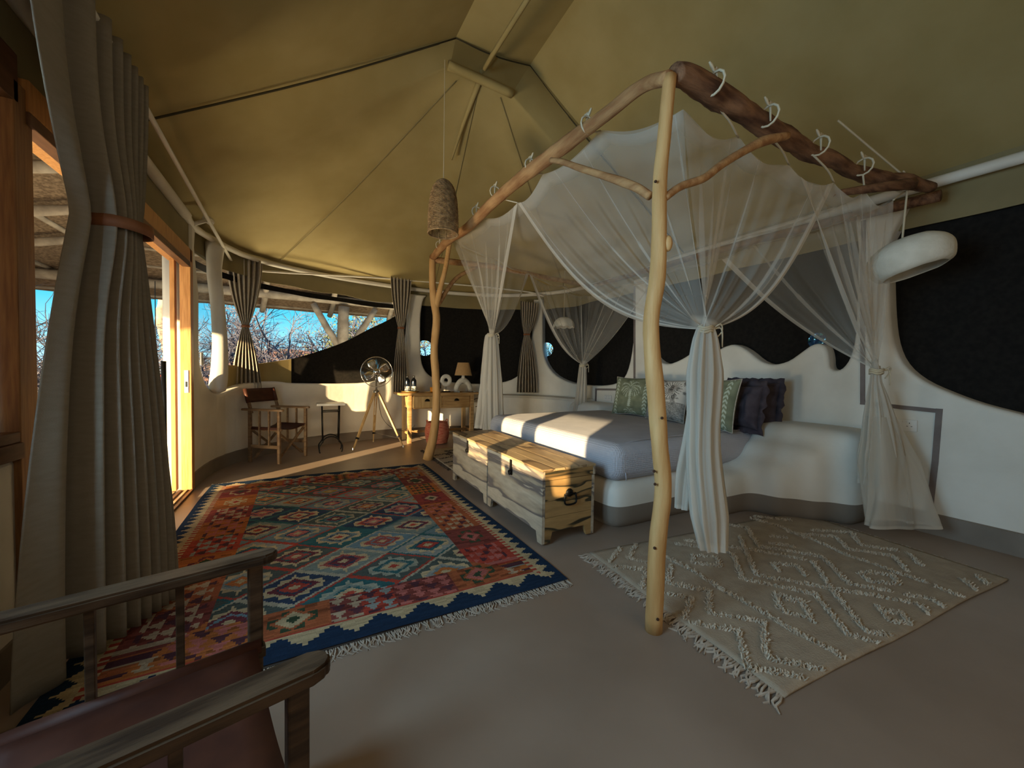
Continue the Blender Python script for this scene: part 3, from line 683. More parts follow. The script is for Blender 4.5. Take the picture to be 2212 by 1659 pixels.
# cloth ties with their bows, knotted round the beams
def tie(P, Q, name='cloth_tie', bow=1.0, r=.05):
    P = Vector(P); Q = Vector(Q); bm = B(); ax = V(1, 0, 0) if abs(P.y-1.08) < .25 else V(0, 1, 0)
    a = ax.cross(V(0, 0, 1)); loop = [P+(a*math.cos(t)+V(0, 0, 1)*math.sin(t))*r for t in [2*PI*i/12 for i in range(12)]]
    tube(bm, [p-cfo for p in loop], .006, 5, closed=True)
    s0 = P+V(0, 0, -r*.3)+a*(-r)*(1 if Q.y > P.y else 1); mid = P.lerp(Q, .55)+V(0, 0, -.02)
    st = min(loop, key=lambda p: (p-Q).length)
    tube(bm, [p-cfo for p in catmull([st, mid, Q], 4)], .0055, 5)
    k0 = P+V(0, 0, r)
    for dx, dz in ((.05, .02), (-.04, .03), (.02, -.07)):
        tube(bm, [p-cfo for p in catmull([k0, k0+ax*dx*.6*bow+V(0, 0, .02), k0+ax*dx*bow+V(0, 0, dz)], 3)], [.006, .008, .004], 5)
    return obj(name, bm, 'cord', cf, True)
NZ = 2.30
nA = onx(1476, 236, 1.56); nB = V(1.52, 4.70, 2.42); nC = V(3.85, 4.70, 2.36); nD = V(3.80, 1.16, 2.30)
near_pts = [nA]+[onz(x, y, nA.z-.02*i) for i, (x, y) in enumerate([(1595, 297), (1705, 356), (1802, 394), (1868, 415), (1930, 432)])]
left_pts = [nA]+[onx(x, y, 1.50) for x, y in [(1297, 283), (1172, 376), (1118, 438), (1046, 472), (975, 516)]]
nB = left_pts[-1]; nD = near_pts[-1]
print('net corners', nA, nB, nD)
for (x, y), q_ in zip([(1543, 180), (1660, 250), (1770, 315), (1865, 360), (1955, 398)], near_pts[1:]): tie(onz(x, y, ZB), q_)
for (x, y), q_ in zip([(1270, 270), (1147, 358), (1070, 415), (1030, 458), (950, 530)], left_pts[1:]): tie(onx(x, y, 1.40), q_, bow=.7, r=.048)

# ------------------------------------------------------------ mosquito net
mn = thing('mosquito_net', 'sheer cream mosquito net hung from the branch canopy in four knotted corners', 'mosquito net', (2.7, 3.0, 0))
mo = V(2.7, 3.0, 0)
far_pts = [nB+(nC-nB)*t+V(0, 0, -.03*math.sin(PI*t)) for t in (0, .25, .5, .75, 1)]
head_pts = [nD+(nC-nD)*t for t in (0, .25, .5, .75, 1)]
def scal(pts, k, t, dip=.06):
    """point on a scalloped edge; sags between the ties"""
    n_ = len(pts)-1; f = min(t*n_, n_-1e-6); i = int(f); u = f-i; p = pts[i].lerp(pts[i+1], u); return p+V(0, 0, -dip*math.sin(PI*u))
def sub_scal(pts, t0, t1): return lambda u: scal(pts, 0, t0+(t1-t0)*u)
# top sheet
def topf(u, v):
    a = scal(left_pts, 0, v, .05); b_ = scal(head_pts, 0, v, .04); c_ = scal(near_pts, 0, u, .06); d_ = scal(far_pts, 0, u, .04)
    p = a*(1-u)+b_*u+c_*(1-v)+d_*v-(nA*(1-u)*(1-v)+nD*u*(1-v)+nB*(1-u)*v+nC*u*v)
    return p+V(0, 0, -.16*math.sin(PI*u)*math.sin(PI*v)+.008*math.sin(u*40+v*9))-mo
# colour attribute stores how dense the weave reads
bmn = grid(48, 60, topf, lambda u, v: .26+.05*abs(math.sin(u*13))+(.25 if min(u, v, 1-u, 1-v) < .03 else 0))
obj('canopy_sheet', bmn, 'net', mn, True)
def drape(edge, knot, name='net_drape', n_=90, pleats=13, sag=.10, amp=.018, seed=0, hem=1, outv=V(0, 0, 0)):
    """half a side panel gathered from its top edge to the knot. hem=1: u=1 is the free hem that swags"""
    def f(u, v):
        T = edge(u); vv = v; q_ = knot+V(math.cos(u*PI*2), math.sin(u*PI*2), 0)*.025
        p = T.lerp(q_, vv)
        s = math.sin(PI*vv)*(sag*(u**2)); side = (T-knot); 
        p = p+V(0, 0, -s)+outv*math.sin(PI*vv)*.08
        a = amp*math.sin(PI*min(1, vv*1.1))*(math.sin(u*pleats*2*PI+seed)+.5*math.sin(u*pleats*3.3*PI+seed*2))
        dn = V(T.y-knot.y, knot.x-T.x, 0); dn = dn.normalized() if dn.length > 1e-5 else V(1, 0, 0)
        return p+dn*a-mo
    def c_(u, v):
        ph = u*pleats*2+seed; k = abs((ph % 1)-.5)*2; w_ = .045+.10*hsh(int(ph), seed)
        strand = 1.0 if k < w_*(1+3.5*v) and hsh(int(ph), seed+3) > .55 else 0.0
        d = .20+.20*v*v+.34*strand*(.4+.6*min(1, v*2))+(.45 if u > .955 else 0)+(.35 if v > .93 else 0)+(.12 if v < .05 else 0)
        return min(.93, d)
    return obj(name, grid(n_*2, 34, f, c_), 'net', mn, True)
kA = onv(1524, 712, (2.02, 1.42)); kB = onv(1062, 725, (2.0, 4.38)); kD = onv(1893, 802, (3.66, 1.14)); kC = onv(1258, 790, (3.75, 4.66))
kA2 = kA
drape(lambda u: scal(left_pts, 0, u*.60), kA, sag=.30, seed=1, pleats=9)
drape(lambda u: scal(near_pts, 0, u*.60), kA, sag=.22, seed=2, pleats=8)
drape(lambda u: scal(left_pts, 0, 1-u*.40), kB, sag=.06, seed=3, pleats=7)
drape(lambda u: scal(far_pts, 0, u*.5), kB, sag=.2, seed=4, pleats=7)
drape(lambda u: scal(near_pts, 0, 1-u*.55), kD, sag=.10, seed=5, pleats=8)
drape(lambda u: scal(head_pts, 0, u*.35), kD, sag=.1, seed=6, pleats=5)
drape(lambda u: scal(head_pts, 0, 1-u*.4), kC, sag=.1, seed=7, pleats=6)
drape(lambda u: scal(far_pts, 0, 1-u*.5), kC, sag=.25, seed=8, pleats=6)
def tail(pts, rad, name='net_tail', seg=44, lob=9, dens=.72, flat=.6, ang=0, seed=0):
    P = catmull([Vector(p) for p in pts], 6); n_ = len(P)-1; R_ = rad
    def f(u, v):
        i = int(min(v*n_, n_-1e-6)); t = v*n_-i; p = P[i].lerp(P[i+1], t); k = v*(len(R_)-1); j = int(min(k, len(R_)-2)); r = R_[j]+(R_[j+1]-R_[j])*(k-j)
        a = 2*PI*u; rr = r*(1+.22*math.sin(lob*a+seed+v*2)+.12*math.sin((lob*2+1)*a+v*5+seed))
        x = math.cos(a)*rr; y = math.sin(a)*rr*flat; c0, s0 = math.cos(ang), math.sin(ang)
        return p+V(x*c0-y*s0, x*s0+y*c0, 0)-mo
    def c_(u, v): return min(.95, dens+.16*math.sin(u*2*PI*lob+seed+v*2)+.1*hsh(int(u*30), seed)+(.2 if v > .97 else 0))
    return obj(name, grid(seg*2, 40, f, c_), 'net', mn, True)
aC = -YAW
tail([kA+V(0, 0, .03), kA+V(0, 0, -.05), onv(1521, 850, kA), onv(1519, 980, kA), onv(1530, 1100, (kA.x-.03, kA.y-.03)), onv(1540, 1188, (kA.x-.12, kA.y-.10))], [.03, .05, .085, .075, .082, .085, .06], ang=aC, seed=1, dens=.78)
tail([kA+V(-.01, .02, -.04), onv(1505, 900, (kA.x, kA.y+.03)), onv(1488, 1020, (kA.x-.01, kA.y+.04)), onv(1482, 1098, (kA.x-.02, kA.y+.04))], [.03, .05, .06, .055], ang=aC, seed=3, lob=5, dens=.7)
tail([kB+V(0, 0, .03), kB+V(0, 0, -.06), onv(1062, 820, kB), onv(1064, 900, kB), onv(1066, 930, kB)], [.04, .07, .11, .12, .11], ang=aC, seed=4)
tail([kB+V(0, 0, -.05), onv(1050, 830, kB), onv(1040, 925, kB)], [.03, .06, .07], ang=aC, seed=5, lob=4)
tail([kD+V(0, 0, .04), kD+V(0, 0, -.08), onv(1900, 900, kD), onv(1905, 980, kD), onv(1902, 1046, kD)], [.02, .035, .085, .125, .12], ang=aC, seed=6, dens=.6, flat=.5)
tail([onv(1902, 900, kD)+V(.0, 0, -.0), onv(1918, 1000, (kD.x-.02, kD.y)), onv(1930, 1080, (kD.x-.04, kD.y-.02)), onv(1938, 1135, (kD.x-.08, kD.y-.06))], [.09, .18, .20, .23], ang=aC, seed=7, dens=.42, flat=.35, lob=3)
tail([kC+V(0, 0, .03), kC+V(0, 0, -.06), onv(1255, 850, kC), onv(1252, 892, kC)], [.03, .05, .07, .09], ang=aC, seed=8, dens=.6)
for kk, sc_ in ((kA, 1), (kB, 1.2), (kD, 1), (kC, 1.2)):
    bm = B(); 
    for dz in (0, .012, -.014): tube(bm, [kk-mo+V(math.cos(t)*.036*sc_, math.sin(t)*.036*sc_, dz+.006*math.sin(t*3)) for t in [2*PI*i/14 for i in range(14)]], .0075, 5, closed=True)
    s0 = kk-mo+V(RR.x, RR.y, 0)*.035; 
    tube(bm, catmull([s0, s0+V(.045, -.03, .005), s0+V(.05, -.035, -.10)], 4), [.006, .005, .004], 5)
    tube(bm, catmull([s0, s0+V(.02, -.04, .03), s0+V(.05, -.03, -.01), s0+V(.01, -.02, -.05)], 4), .0045, 5)
    obj('tie_cord', bm, 'cord', mn, True)

# ------------------------------------------------------------ bed
def rbox(bm, x0, x1, y0, y1, z0, z1, r, seg=4, sub_=0):
    rr = bmesh.ops.create_cube(bm, size=1)
    for v in rr['verts']: v.co = V(x0+(v.co.x+.5)*(x1-x0), y0+(v.co.y+.5)*(y1-y0), z0+(v.co.z+.5)*(z1-z0))
    bmesh.ops.bevel(bm, geom=list({e for v in rr['verts'] for e in v.link_edges}), offset=r, segments=seg, affect='EDGES', profile=.5); return bm
bed = thing('bed', 'double bed mattress on the plaster platform under a grey waffle coverlet', 'bed', (3.0, 3.15, .35))
bo = V(3.0, 3.15, .35)
bm = B(); rbox(bm, -1.0, 1.06, -1.07, 1.07, -.0, .26, .09, 5)
mt = obj('mattress', bm, 'sheet', bed, True, label='pale fitted sheet showing at the head end')
bm = B(); rbox(bm, -1.035, .82, -1.10, 1.10, -.005, .285, .11, 6)
for v in bm.verts: v.co.z += .012*fn_noise((v.co.x*2, v.co.y*2, 0))
obj('coverlet', bm, 'coverlet', bed, True)
bm = B(); tube(bm, catmull([V(-.93, -1.108, .02), V(-.90, -1.06, .20), V(-.80, -1.02, .285), V(.2, -1.01, .295), V(.82, -1.02, .29)], 6), .004, 5); obj('seam', bm, 'coverlet', bed, True)

def pillow(name, label, loc, rot, w_, h_, t_, colfn, m='printed', group='pillows at the head of the bed', crumple=.0, piping='fringe', cat='pillow', nu=90, nv=90, flange=0):
    t0 = thing(name, label, cat, loc, 0, group); t0.rotation_euler = rot
    def surf(side):
        def f(u, v):
            x, y = u*2-1, v*2-1; e = (1-abs(x)**3.2)*(1-abs(y)**3.2); z = side*(t_/2)*max(e, 0)**.55
            k = 1-.09*(1-abs(x)**2)*abs(y)**2; kk = 1-.09*(1-abs(y)**2)*abs(x)**2
            z += crumple*fn_noise((x*2.2, y*2.2, side), 1)*max(e, 0)**.3
            return V(x*w_/2*kk, z, y*h_/2*k)
        return f
    bm = grid(nu, nv, surf(-1)); cl_ = bm.loops.layers.float_color.new('Col'); bm.verts.index_update()
    for f in bm.faces:
        i = f.verts[0].index % (nu+1); j = f.verts[0].index//(nu+1); c_ = colfn((i+.5)/nu, (j+.5)/nv)
        for lp in f.loops: lp[cl_] = (*c_, 1)
    front = obj('pillow_front', bm, m, t0, True)
    bm = grid(24, 24, surf(1)); cl_ = bm.loops.layers.float_color.new('Col')
    c_ = colfn(.02, .02)
    for f in bm.faces:
        for lp in f.loops: lp[cl_] = (*c_, 1)
    obj('pillow_back', bm, m, t0, True)
    if piping:
        F = surf(-1); loop = [F(k/20, 0) for k in range(20)]+[F(1, k/20) for k in range(20)]+[F(1-k/20, 1) for k in range(20)]+[F(0, 1-k/20) for k in range(20)]
        bm = B(); tube(bm, loop, .005, 6, closed=True); obj('piping', bm, piping, t0, True)
    if flange:
        bm = B(); N_ = 80
        r0 = []; r1 = []
        for k in range(N_):
            t = 2*PI*k/N_; c0, s0 = math.cos(t), math.sin(t); q_ = max(abs(c0), abs(s0)); x, y = c0/q_, s0/q_
            r0.append(bm.verts.new(V(x*w_/2*.92, 0, y*h_/2*.92))); g = 1+flange/(w_/2)*(1+.15*math.sin(k*1.9)); r1.append(bm.verts.new(V(x*w_/2*g, .02*math.sin(k*1.1)+.01*math.sin(k*.37), y*h_/2*g)))
        for k in range(N_): bm.faces.new((r0[k], r0[(k+1) % N_], r1[(k+1) % N_], r1[k]))
        solidify(obj('flange', bm, 'aubergine', t0, True), .006)
    return t0
GR = (.235, .25, .16); PALE = (.50, .54, .42)
def palm(u, v, cx, base, top, sp):
    """frond palm: trunk with arching leaves"""
    x = u-cx
    if base < v < top and abs(x) < .022*sp/.16+.005*math.sin(v*120): return True
    yy = v-top
    r = math.hypot(x, yy*1.1)
    if r < sp*1.25 and r > .01:
        a = math.atan2(yy+.55*x*x/sp, x); 
        k = (a/PI*7) % 1.0
        curve = abs(((a+ (r/sp)*.5*(1 if x > 0 else -1))/PI*6.5) % 1.0-.5)
        if a > -1.2 or a < -1.95: return curve < .16+.1*math.sin(r*190)
    return False
def green_print(u, v):
    for cx in (.13, .87):
        if abs(u-cx) < .045: return PALE if ((v*11+abs(u-cx)*14) % 1) < .5 else GR
    c_ = palm(u, v, .5, .20, .66, .20) or palm(u, v-.0, .5, -.3, .02, .13)
    n_ = .85+.3*fn_noise((u*9, v*9, 0))
    return tuple(x*n_ for x in (PALE if c_ else GR))
def toile(u, v):
    n1 = noise.fractal(V(u*7, v*7, 3), 1.0, 2.0, 5); n2 = noise.noise(V(u*38, v*38, 7)); n3 = noise.noise(V(u*3, v*3, 11))
    x, y = u-.68, v-.72; r = math.hypot(x, y); a = math.atan2(y, x); agave = r < .23 and abs((a/PI*11) % 1-.5) < .30*(1-r/.25)+.05 and v > .5
    tree = abs(u-.25-.07*math.sin(v*9)) < .012 and v > .35
    g = .62
    if n1 > .08+.35*(v-.5): g = .62-.46*min(1, (n1+.2)*1.4)*(1 if n2 > -.25 else .35)
    if v < .42: g = min(g, .22+.22*(n2+.5)) 
    if agave or tree: g = .07
    return (g*1.0, g*.94, g*.85)
aub = lambda u, v: (.05, .04, .05)
TH = math.radians(90)
def at_bed(px, py, X): P = onx(px, py, X); return P
HP = []
pillow('patterned_pillow', 'sage green pillow with pale palm print, leftmost on the bed', V(3.66, 3.52, .875), (math.radians(-14), 0, -TH+math.radians(14)), .56, .50, .20, green_print, crumple=.02)
pillow('patterned_pillow', 'cream pillow with black landscape and plant print in the middle of the bed', V(3.60, 2.95, .87), (math.radians(-16), 0, -TH+math.radians(-2)), .54, .48, .20, toile, crumple=.02)
pillow('patterned_pillow', 'sage green pillow with pale palm print beside the dark pillows', V(3.46, 2.31, .88), (math.radians(-12), 0, -TH+math.radians(-6)), .50, .50, .17, green_print, crumple=.02)
pillow('dark_pillow', 'dark aubergine pillow with ruffled edge standing behind the right palm pillow', V(3.66, 2.17, .865), (math.radians(-10), 0, -TH+math.radians(-8)), .42, .42, .16, aub, 'aubergine', crumple=.04, piping=None, flange=.035)
pillow('dark_pillow', 'dark aubergine pillow at the rear leaning on the headboard', V(3.84, 2.16, .87), (math.radians(-8), 0, -TH+math.radians(4)), .46, .46, .16, aub, 'aubergine', crumple=.04, piping=None, flange=.035)
pillow('dark_pillow', 'dark aubergine pillow hidden behind the printed pillow on the headboard side', V(3.86, 3.55, .85), (math.radians(-8), 0, -TH), .60, .42, .16, aub, 'aubergine', crumple=.04, piping=None, flange=.035)

# ------------------------------------------------------------ storage chests
def chest(label, x0, x1, y0, y1):
    t = thing('storage_chest', label, 'chest', ((x0+x1)/2, (y0+y1)/2, 0), 0, 'spalted wood chests at the foot of the bed')
    w_, l_ = (x1-x0)/2, (y1-y0)/2; zt = .515; zl = .435
    def side(nm, m, X, Y, body=True):  # front boards with cut-out feet
        pass
    for sx in (-1, 1):
        bm = B(); xo = sx*(w_-.012)
        o_ = [(-l_, .015), (-l_+.055, .015), (-l_+.075, .085), (l_-.075, .085), (l_-.055, .015), (l_, .015), (l_, zl), (-l_, zl)]
        a = [bm.verts.new(V(xo-.011, y, z)) for y, z in o_]; b_ = [bm.verts.new(V(xo+.011, y, z)) for y, z in o_]
        bm.faces.new(a[::-1]); bm.faces.new(b_)
        for k in range(8): bm.faces.new((a[k], a[(k+1) % 8], b_[(k+1) % 8], b_[k]))
        bmesh.ops.recalc_face_normals(bm, faces=bm.faces[:]); obj('front_panel' if sx < 0 else 'back_panel', bm, 'chest_front', t)
    for sy in (-1, 1):
        zz = [(.085, .185), (.187, .295), (.297, zl)]
        for k, (z0, z1) in enumerate(zz):
            bm = B(); box(bm, -w_+.023, w_-.023, sy*(l_-.012)-.011, sy*(l_-.012)+.011, z0, z1, .002); obj('plank', bm, 'chest_end', t)
        for sx in (-1, 1):
            bm = B(); o_ = [(sx*(w_-.023), .015), (sx*(w_-.065), .015), (sx*(w_-.085), .086), (sx*(w_-.023), .086)]
            a = [bm.verts.new(V(x, sy*(l_-.012)-.011, z)) for x, z in o_]; b_ = [bm.verts.new(V(x, sy*(l_-.012)+.011, z)) for x, z in o_]
            bm.faces.new(a[::-1]); bm.faces.new(b_)
            for k in range(4): bm.faces.new((a[k], a[(k+1) % 4], b_[(k+1) % 4], b_[k]))
            bmesh.ops.recalc_face_normals(bm, faces=bm.faces[:]); obj('foot', bm, 'chest_end', t)
    ld = None
    lid_r = thing('x', '', '') if False else None
    bm = B(); box(bm, -w_-.004, -w_+.018, -l_-.004, l_+.004, zl+.004, zt-.016, .002); ld = obj('lid', bm, 'chest_front', t)
    bm = B(); box(bm, w_-.018, w_+.004, -l_-.004, l_+.004, zl+.004, zt-.016, .002); obj('lid_rim', bm, 'chest_front', ld)
    for sy in (-1, 1):
        bm = B(); box(bm, -w_+.018, w_-.018, sy*(l_-.007)-.011, sy*(l_-.007)+.011, zl+.004, zt-.016, .002); obj('lid_rim', bm, 'chest_end', ld)
    ws = [.0, .23, .52, .78, 1.0]
    for a, b_ in zip(ws, ws[1:]):
        bm = B(); box(bm, -w_-.006+a*(2*w_+.012)+.001, -w_-.006+b_*(2*w_+.012)-.001, -l_-.006, l_+.006, zt-.016, zt, .002); obj('plank', bm, 'chest_lid', ld)
    # hasp
    bm = B(); box(bm, -w_-.012, -w_-.005, -.014, .014, zl-.055, zt-.02, .002); hp = obj('hasp', bm, 'iron', t, label='black iron hasp')
    bm = B(); tube(bm, [V(-w_-.02+.0, .0+.016*math.cos(k*PI/5), zl-.035+.016*math.sin(k*PI/5)) for k in range(10)], .005, 6, closed=True); lathe(bm, [(.001, -.006), (.011, -.006), (.011, .006), (.001, .006)], 10, align((-w_-.014, 0, zl-.03), (1, 0, 0))); obj('hasp_ring', bm, 'iron', hp, True)
    for sy in (-1, 1):
        bm = B(); lathe(bm, [(.001, -.004), (.030, -.004), (.028, .006), (.001, .008)], 16, align((0, sy*(l_), .335), (0, sy, 0))); hh = obj('handle_plate', bm, 'iron', t, True, label='dark iron carrying handle')
        bm = B(); tube(bm, catmull([V(-.045, sy*(l_+.012), .33), V(-.05, sy*(l_+.016), .29), V(-.035, sy*(l_+.018), .262), V(.035, sy*(l_+.018), .262), V(.05, sy*(l_+.016), .29), V(.045, sy*(l_+.012), .33)], 4), .0065, 8)
        tube(bm, [V(-.047, sy*(l_+.012), .33), V(.047, sy*(l_+.012), .33)], .006, 6); obj('handle_ring', bm, 'iron', hh, True)
    return t
chest('spalted wood chest standing nearer the camera at the foot of the bed', 1.37, 1.81, 2.09, 2.945)
chest('spalted wood chest standing farther away beside the bent canopy post', 1.37, 1.81, 2.965, 3.82)

# ------------------------------------------------------------ kilim
KX0, KX1, KY0, KY1 = -.80, 1.28, 1.69, 4.64
kl = thing('kilim_rug', 'large red and blue kilim rug with zigzag border and diamond pattern', 'rug', (KX0, KY0, 0))
NAVY = (.012, .030, .065); CRM = (.46, .36, .21); RED = (.36, .055, .035); RUST = (.40, .13, .035); MAR = (.13, .03, .04); TEAL = (.03, .11, .12); BLU = (.13, .21, .25); GRN = (.04, .065, .035); OCH = (.36, .21, .05); PINK = (.42, .13, .11); GREY = (.25, .27, .25); DKB = (.03, .05, .09)
KW, KL = KX1-KX0, KY1-KY0
def kilim(x, y):
    dx = min(x, KW-x); dy = min(y, KL-y); d = min(dx, dy); al = y if dx < dy else x
    if dx < .14 or dy < .16:
        if dy < dx or dx >= .14:   # short ends: big stepped triangles
            p = (x/.20) % 1; tri = abs(p-.5)*2; h_ = .055+.085*round((1-tri)*5)/5
            if dy < h_: return NAVY
            return CRM if dy < .15 else RED
        p = (y/.085) % 1; tri = abs(p-.5)*2; h_ = .035+.05*round((1-tri)*4)/4
        if dx < h_: return NAVY
        if dx < .105: return CRM
        return CRM if int(y/.02) % 2 else RED
    if dx < .42 or dy < .36:
        # border of warm blocks with clustered triangles and small lozenges
        t_ = al; bl = .30; blk = int(t_/bl); side_ = (dx < dy, x > KW/2, y > KL/2); k = hsh(blk, 5, *side_)
        cc = (dx if dx < .42 and dy >= .36 else dy if dy < .36 else dx)-(.28 if dx < .42 else .26); a = abs(t_-(blk+.5)*bl); b_ = abs(cc); r = a/.15+b_/.13
        base = [RED, RUST, (.26, .05, .04), (.34, .10, .04), (.20, .05, .04)][int(hsh(blk, *side_)*5)]
        mot = [CRM, (.40, .30, .20), GRN, PINK, MAR, GREY][int(hsh(blk, 9, *side_)*5.99)]
        if k > .45:
            if r < .22: return RED if k > .7 else GRN
            if r < .5: return mot
            if r < .62: return base
            if r < .62+.3*((a/.15*3) % 1): return [MAR, GRN, CRM][int(k*97) % 3]
        else:
            tx, ty = (t_/.075) % 1, ((cc+.5)/.052) % 1
            if b_ < .105 and abs(tx-.5)*2 < ty*.9: return mot if (int(t_/.075)+int((cc+.5)/.052)) % 3 else (.08, .03, .04)
        if hsh(int(x/.05), int(y/.022)) > .86: return tuple(c*.6 for c in base)
        return base
    # diamond field: serrated nested lozenges
    a_, b_ = .50, .37; X = x/a_; Y = y/b_; best = None
    for ox, oy in ((0, 0), (.5, .5)):
        ix = math.floor(X+ox); iy = math.floor(Y+oy); cx = (ix+.5-ox)*a_; cy = (iy+.5-oy)*b_; dx_ = abs(x-cx); dy_ = abs(y-cy); r = dx_/(a_/2)+dy_/(b_/2)
        if best is None or r < best[0]: best = (r, ix, iy, ox, dx_, dy_)
    r, ix, iy, ox, ddx, ddy = best; k = [hsh(ix, iy, ox*7+j) for j in range(7)]
    cool = [BLU, GREY, TEAL, (.18, .22, .20), DKB, (.13, .19, .21)]; warm = [RED, PINK, RUST, MAR, (.30, .07, .06), OCH]
    g0 = cool[int(k[0]*5.99)]; g1 = warm[int(k[1]*5.99)] if k[2] > .3 else CRM; g2 = cool[int(k[3]*5.99)] if k[4] > .35 else warm[int(k[4]*15) % 6]
    tooth = (ddy/(b_/2)*4.0) % 1; teeth = [CRM, CRM, (.30, .31, .24), PINK, (.35, .30, .20)][int(k[5]*4.99)]
    if r < .13: return CRM if g1 != CRM else RED
    if r < .30: return g1
    if r < .33+.10*tooth: return DKB if k[6] > .5 else g0
    if r < .50: return g2
    if r < .56+.20*tooth: return teeth
    if r < .90: return g0 if k[6] > .3 else (.07, .09, .08)
    return [(.13, .17, .17), RED, GREY, (.36, .33, .24), TEAL][int(hsh(ix+iy, ix-iy)*4.99)]
cs = .0105; nx, ny = int(KW/cs), int(KL/cs)
verts = []; faces = []; cols = []
for j in range(ny+1):
    for i in range(nx+1):
        x, y = KW*i/nx, KL*j/ny
        wob = .008*math.sin(y*3.1)*(1 if x > KW/2 else -1)*abs(x/KW-.5)*2
        verts.append((x+wob, y+.012*math.sin(x*2.3), .0125+.0035*fn_noise((x*3, y*3, 0))))
for j in range(ny):
    for i in range(nx):
        a = j*(nx+1)+i; faces.append((a, a+1, a+nx+2, a+nx+1)); c_ = kilim((i+.5)*cs, (j+.5)*cs); s = .82+.36*hsh(i//5, j, 2); ab = .9+.2*fn_noise((x, j*.09, 1)); cols += [c_[0]*s*ab, c_[1]*s*ab, c_[2]*s*ab, 1]*4
me = bpy.data.meshes.new('kilim_pile'); me.from_pydata(verts, [], faces); ca = me.color_attributes.new('Col', 'FLOAT_COLOR', 'CORNER'); ca.data.foreach_set('color', cols)
obj('woven_field', me, 'woven', kl)
bm = B(); box(bm, .004, KW-.004, .004, KL-.004, .0, .007); obj('backing', bm, 'tuft_dark', kl)
def fringe(bm, A, Bp, out, n_, ln, r=.0022, z=.006, jit=.5, curl=.3):
    A = Vector(A); Bp = Vector(Bp); out = Vector(out); al = (Bp-A).normalized()
    for i in range(n_):
        p = A.lerp(Bp, (i+.5)/n_)+al*random.uniform(-1, 1)*.004; L = ln*random.uniform(.7, 1.2); s = al*random.uniform(-jit, jit)*L
        tube(bm, [p+V(0, 0, z), p+out*L*.4+s*.3+V(0, 0, z*.8+.004), p+out*L*.75+s*.6+al*random.uniform(-curl, curl)*L+V(0, 0, .003), p+out*L+s+V(0, 0, .003)], [r, r, r, r*.5], 4, cap=False)
bm = B(); fringe(bm, (0, 0, 0), (KW, 0, 0), (0, -1, 0), 300, .062, .0026); fringe(bm, (0, KL, 0), (KW, KL, 0), (0, 1, 0), 230, .045, .0028)
tag(obj('fringe', bm, 'fringe', kl), kind='stuff')

# ------------------------------------------------------------ cream tufted rug
ra, rb_, rc_, rd_ = V(1.59, 1.87, 0), V(1.50, .70, 0), V(3.55, .54, 0), V(3.66, 1.66, 0)
ta = thing('tufted_rug', 'cream rug with raised tufted zigzags lying beside the bed plinth', 'rug', rb_)
def RG(u, v): return (rb_*(1-u)+rc_*u)*(1-v)+(ra*(1-u)+rd_*u)*v-rb_
def rgf(u, v): p = RG(u, v); return p+V(.004*math.sin(v*9), .004*math.sin(u*11), .012+.003*fn_noise((p.x*6, p.y*6, 0)))
bm = grid(60, 36, rgf); o = obj('rug_weave', bm, 'rugcream', ta, True); solidify(o, .010, -1)
def RIN(p):
    e1 = rc_-rb_; e2 = rd_-rc_; n1 = V(-e1.y, e1.x, 0).normalized(); n2 = V(-e2.y, e2.x, 0).normalized(); return p.dot(n1) > .012 and (p-e1).dot(n2) > .012
A5 = lambda x, y: (1240+x/3.606, 1080+y/3.606)
A6 = lambda x, y: (1700+x/3.607, 1080+y/3.607)
TL5 = [[(270, 490), (360, 380)], [(485, 350), (425, 460), (570, 495)], [(300, 525), (570, 550)], [(560, 560), (530, 690)], [(760, 515), (725, 650), (1060, 720), (1050, 890), (1480, 960), (1490, 1190), (1520, 1240), (1800, 1300), (1990, 1340)],
 [(720, 455), (900, 540), (1130, 690), (1400, 840), (1600, 960), (1800, 1085)], [(720, 735), (920, 770), (860, 925)], [(920, 965), (1280, 1030), (1340, 1290)], [(1340, 1320), (1640, 1360), (1820, 1405)], [(930, 435), (925, 490), (1060, 515), (1140, 520), (1110, 455), (930, 435)],
 [(790, 345), (1000, 375), (1200, 410), (1240, 430), (1310, 620), (1660, 695)], [(870, 320), (1000, 335)], [(1170, 365), (1420, 400), (1800, 470)], [(1290, 290), (1420, 590), (1550, 620), (1660, 630)], [(1180, 195), (1340, 215), (1440, 370), (1660, 400)], [(1380, 145), (1600, 210), (1803, 300)],
 [(1570, 740), (1600, 850), (1640, 880), (1803, 915)], [(1570, 740), (1803, 800)], [(1540, 500), (1600, 560)], [(1540, 500), (1740, 520), (1803, 600)], [(1530, 290), (1670, 300)], [(1520, 340), (1720, 370)], [(1400, 130), (1700, 165)], [(1640, 90), (1803, 130)]]
TL6 = [[(0, 1000), (250, 1130), (460, 1250)], [(0, 695), (220, 740), (480, 1060), (740, 1130)], [(0, 630), (360, 700), (660, 750), (1030, 820), (1160, 935)], [(0, 400), (280, 450), (480, 660), (820, 720)], [(0, 250), (130, 280), (480, 440), (700, 510), (850, 570), (1100, 650)],
 [(200, 480), (340, 690), (580, 990), (640, 1040), (890, 1065)], [(120, 800), (200, 960)], [(0, 790), (120, 800)], [(570, 580), (640, 570), (820, 590), (870, 660), (640, 640), (570, 580)], [(700, 830), (800, 950), (960, 970), (890, 880), (770, 885), (700, 830)], [(920, 745), (1140, 780), (1260, 870)],
 [(1160, 680), (1300, 740), (1430, 780)], [(1370, 620), (1520, 750)], [(1470, 590), (1610, 690)], [(100, 270), (380, 290), (480, 390), (830, 440), (940, 560)], [(950, 420), (1050, 520)], [(190, 240), (500, 260), (580, 360), (870, 400)]]
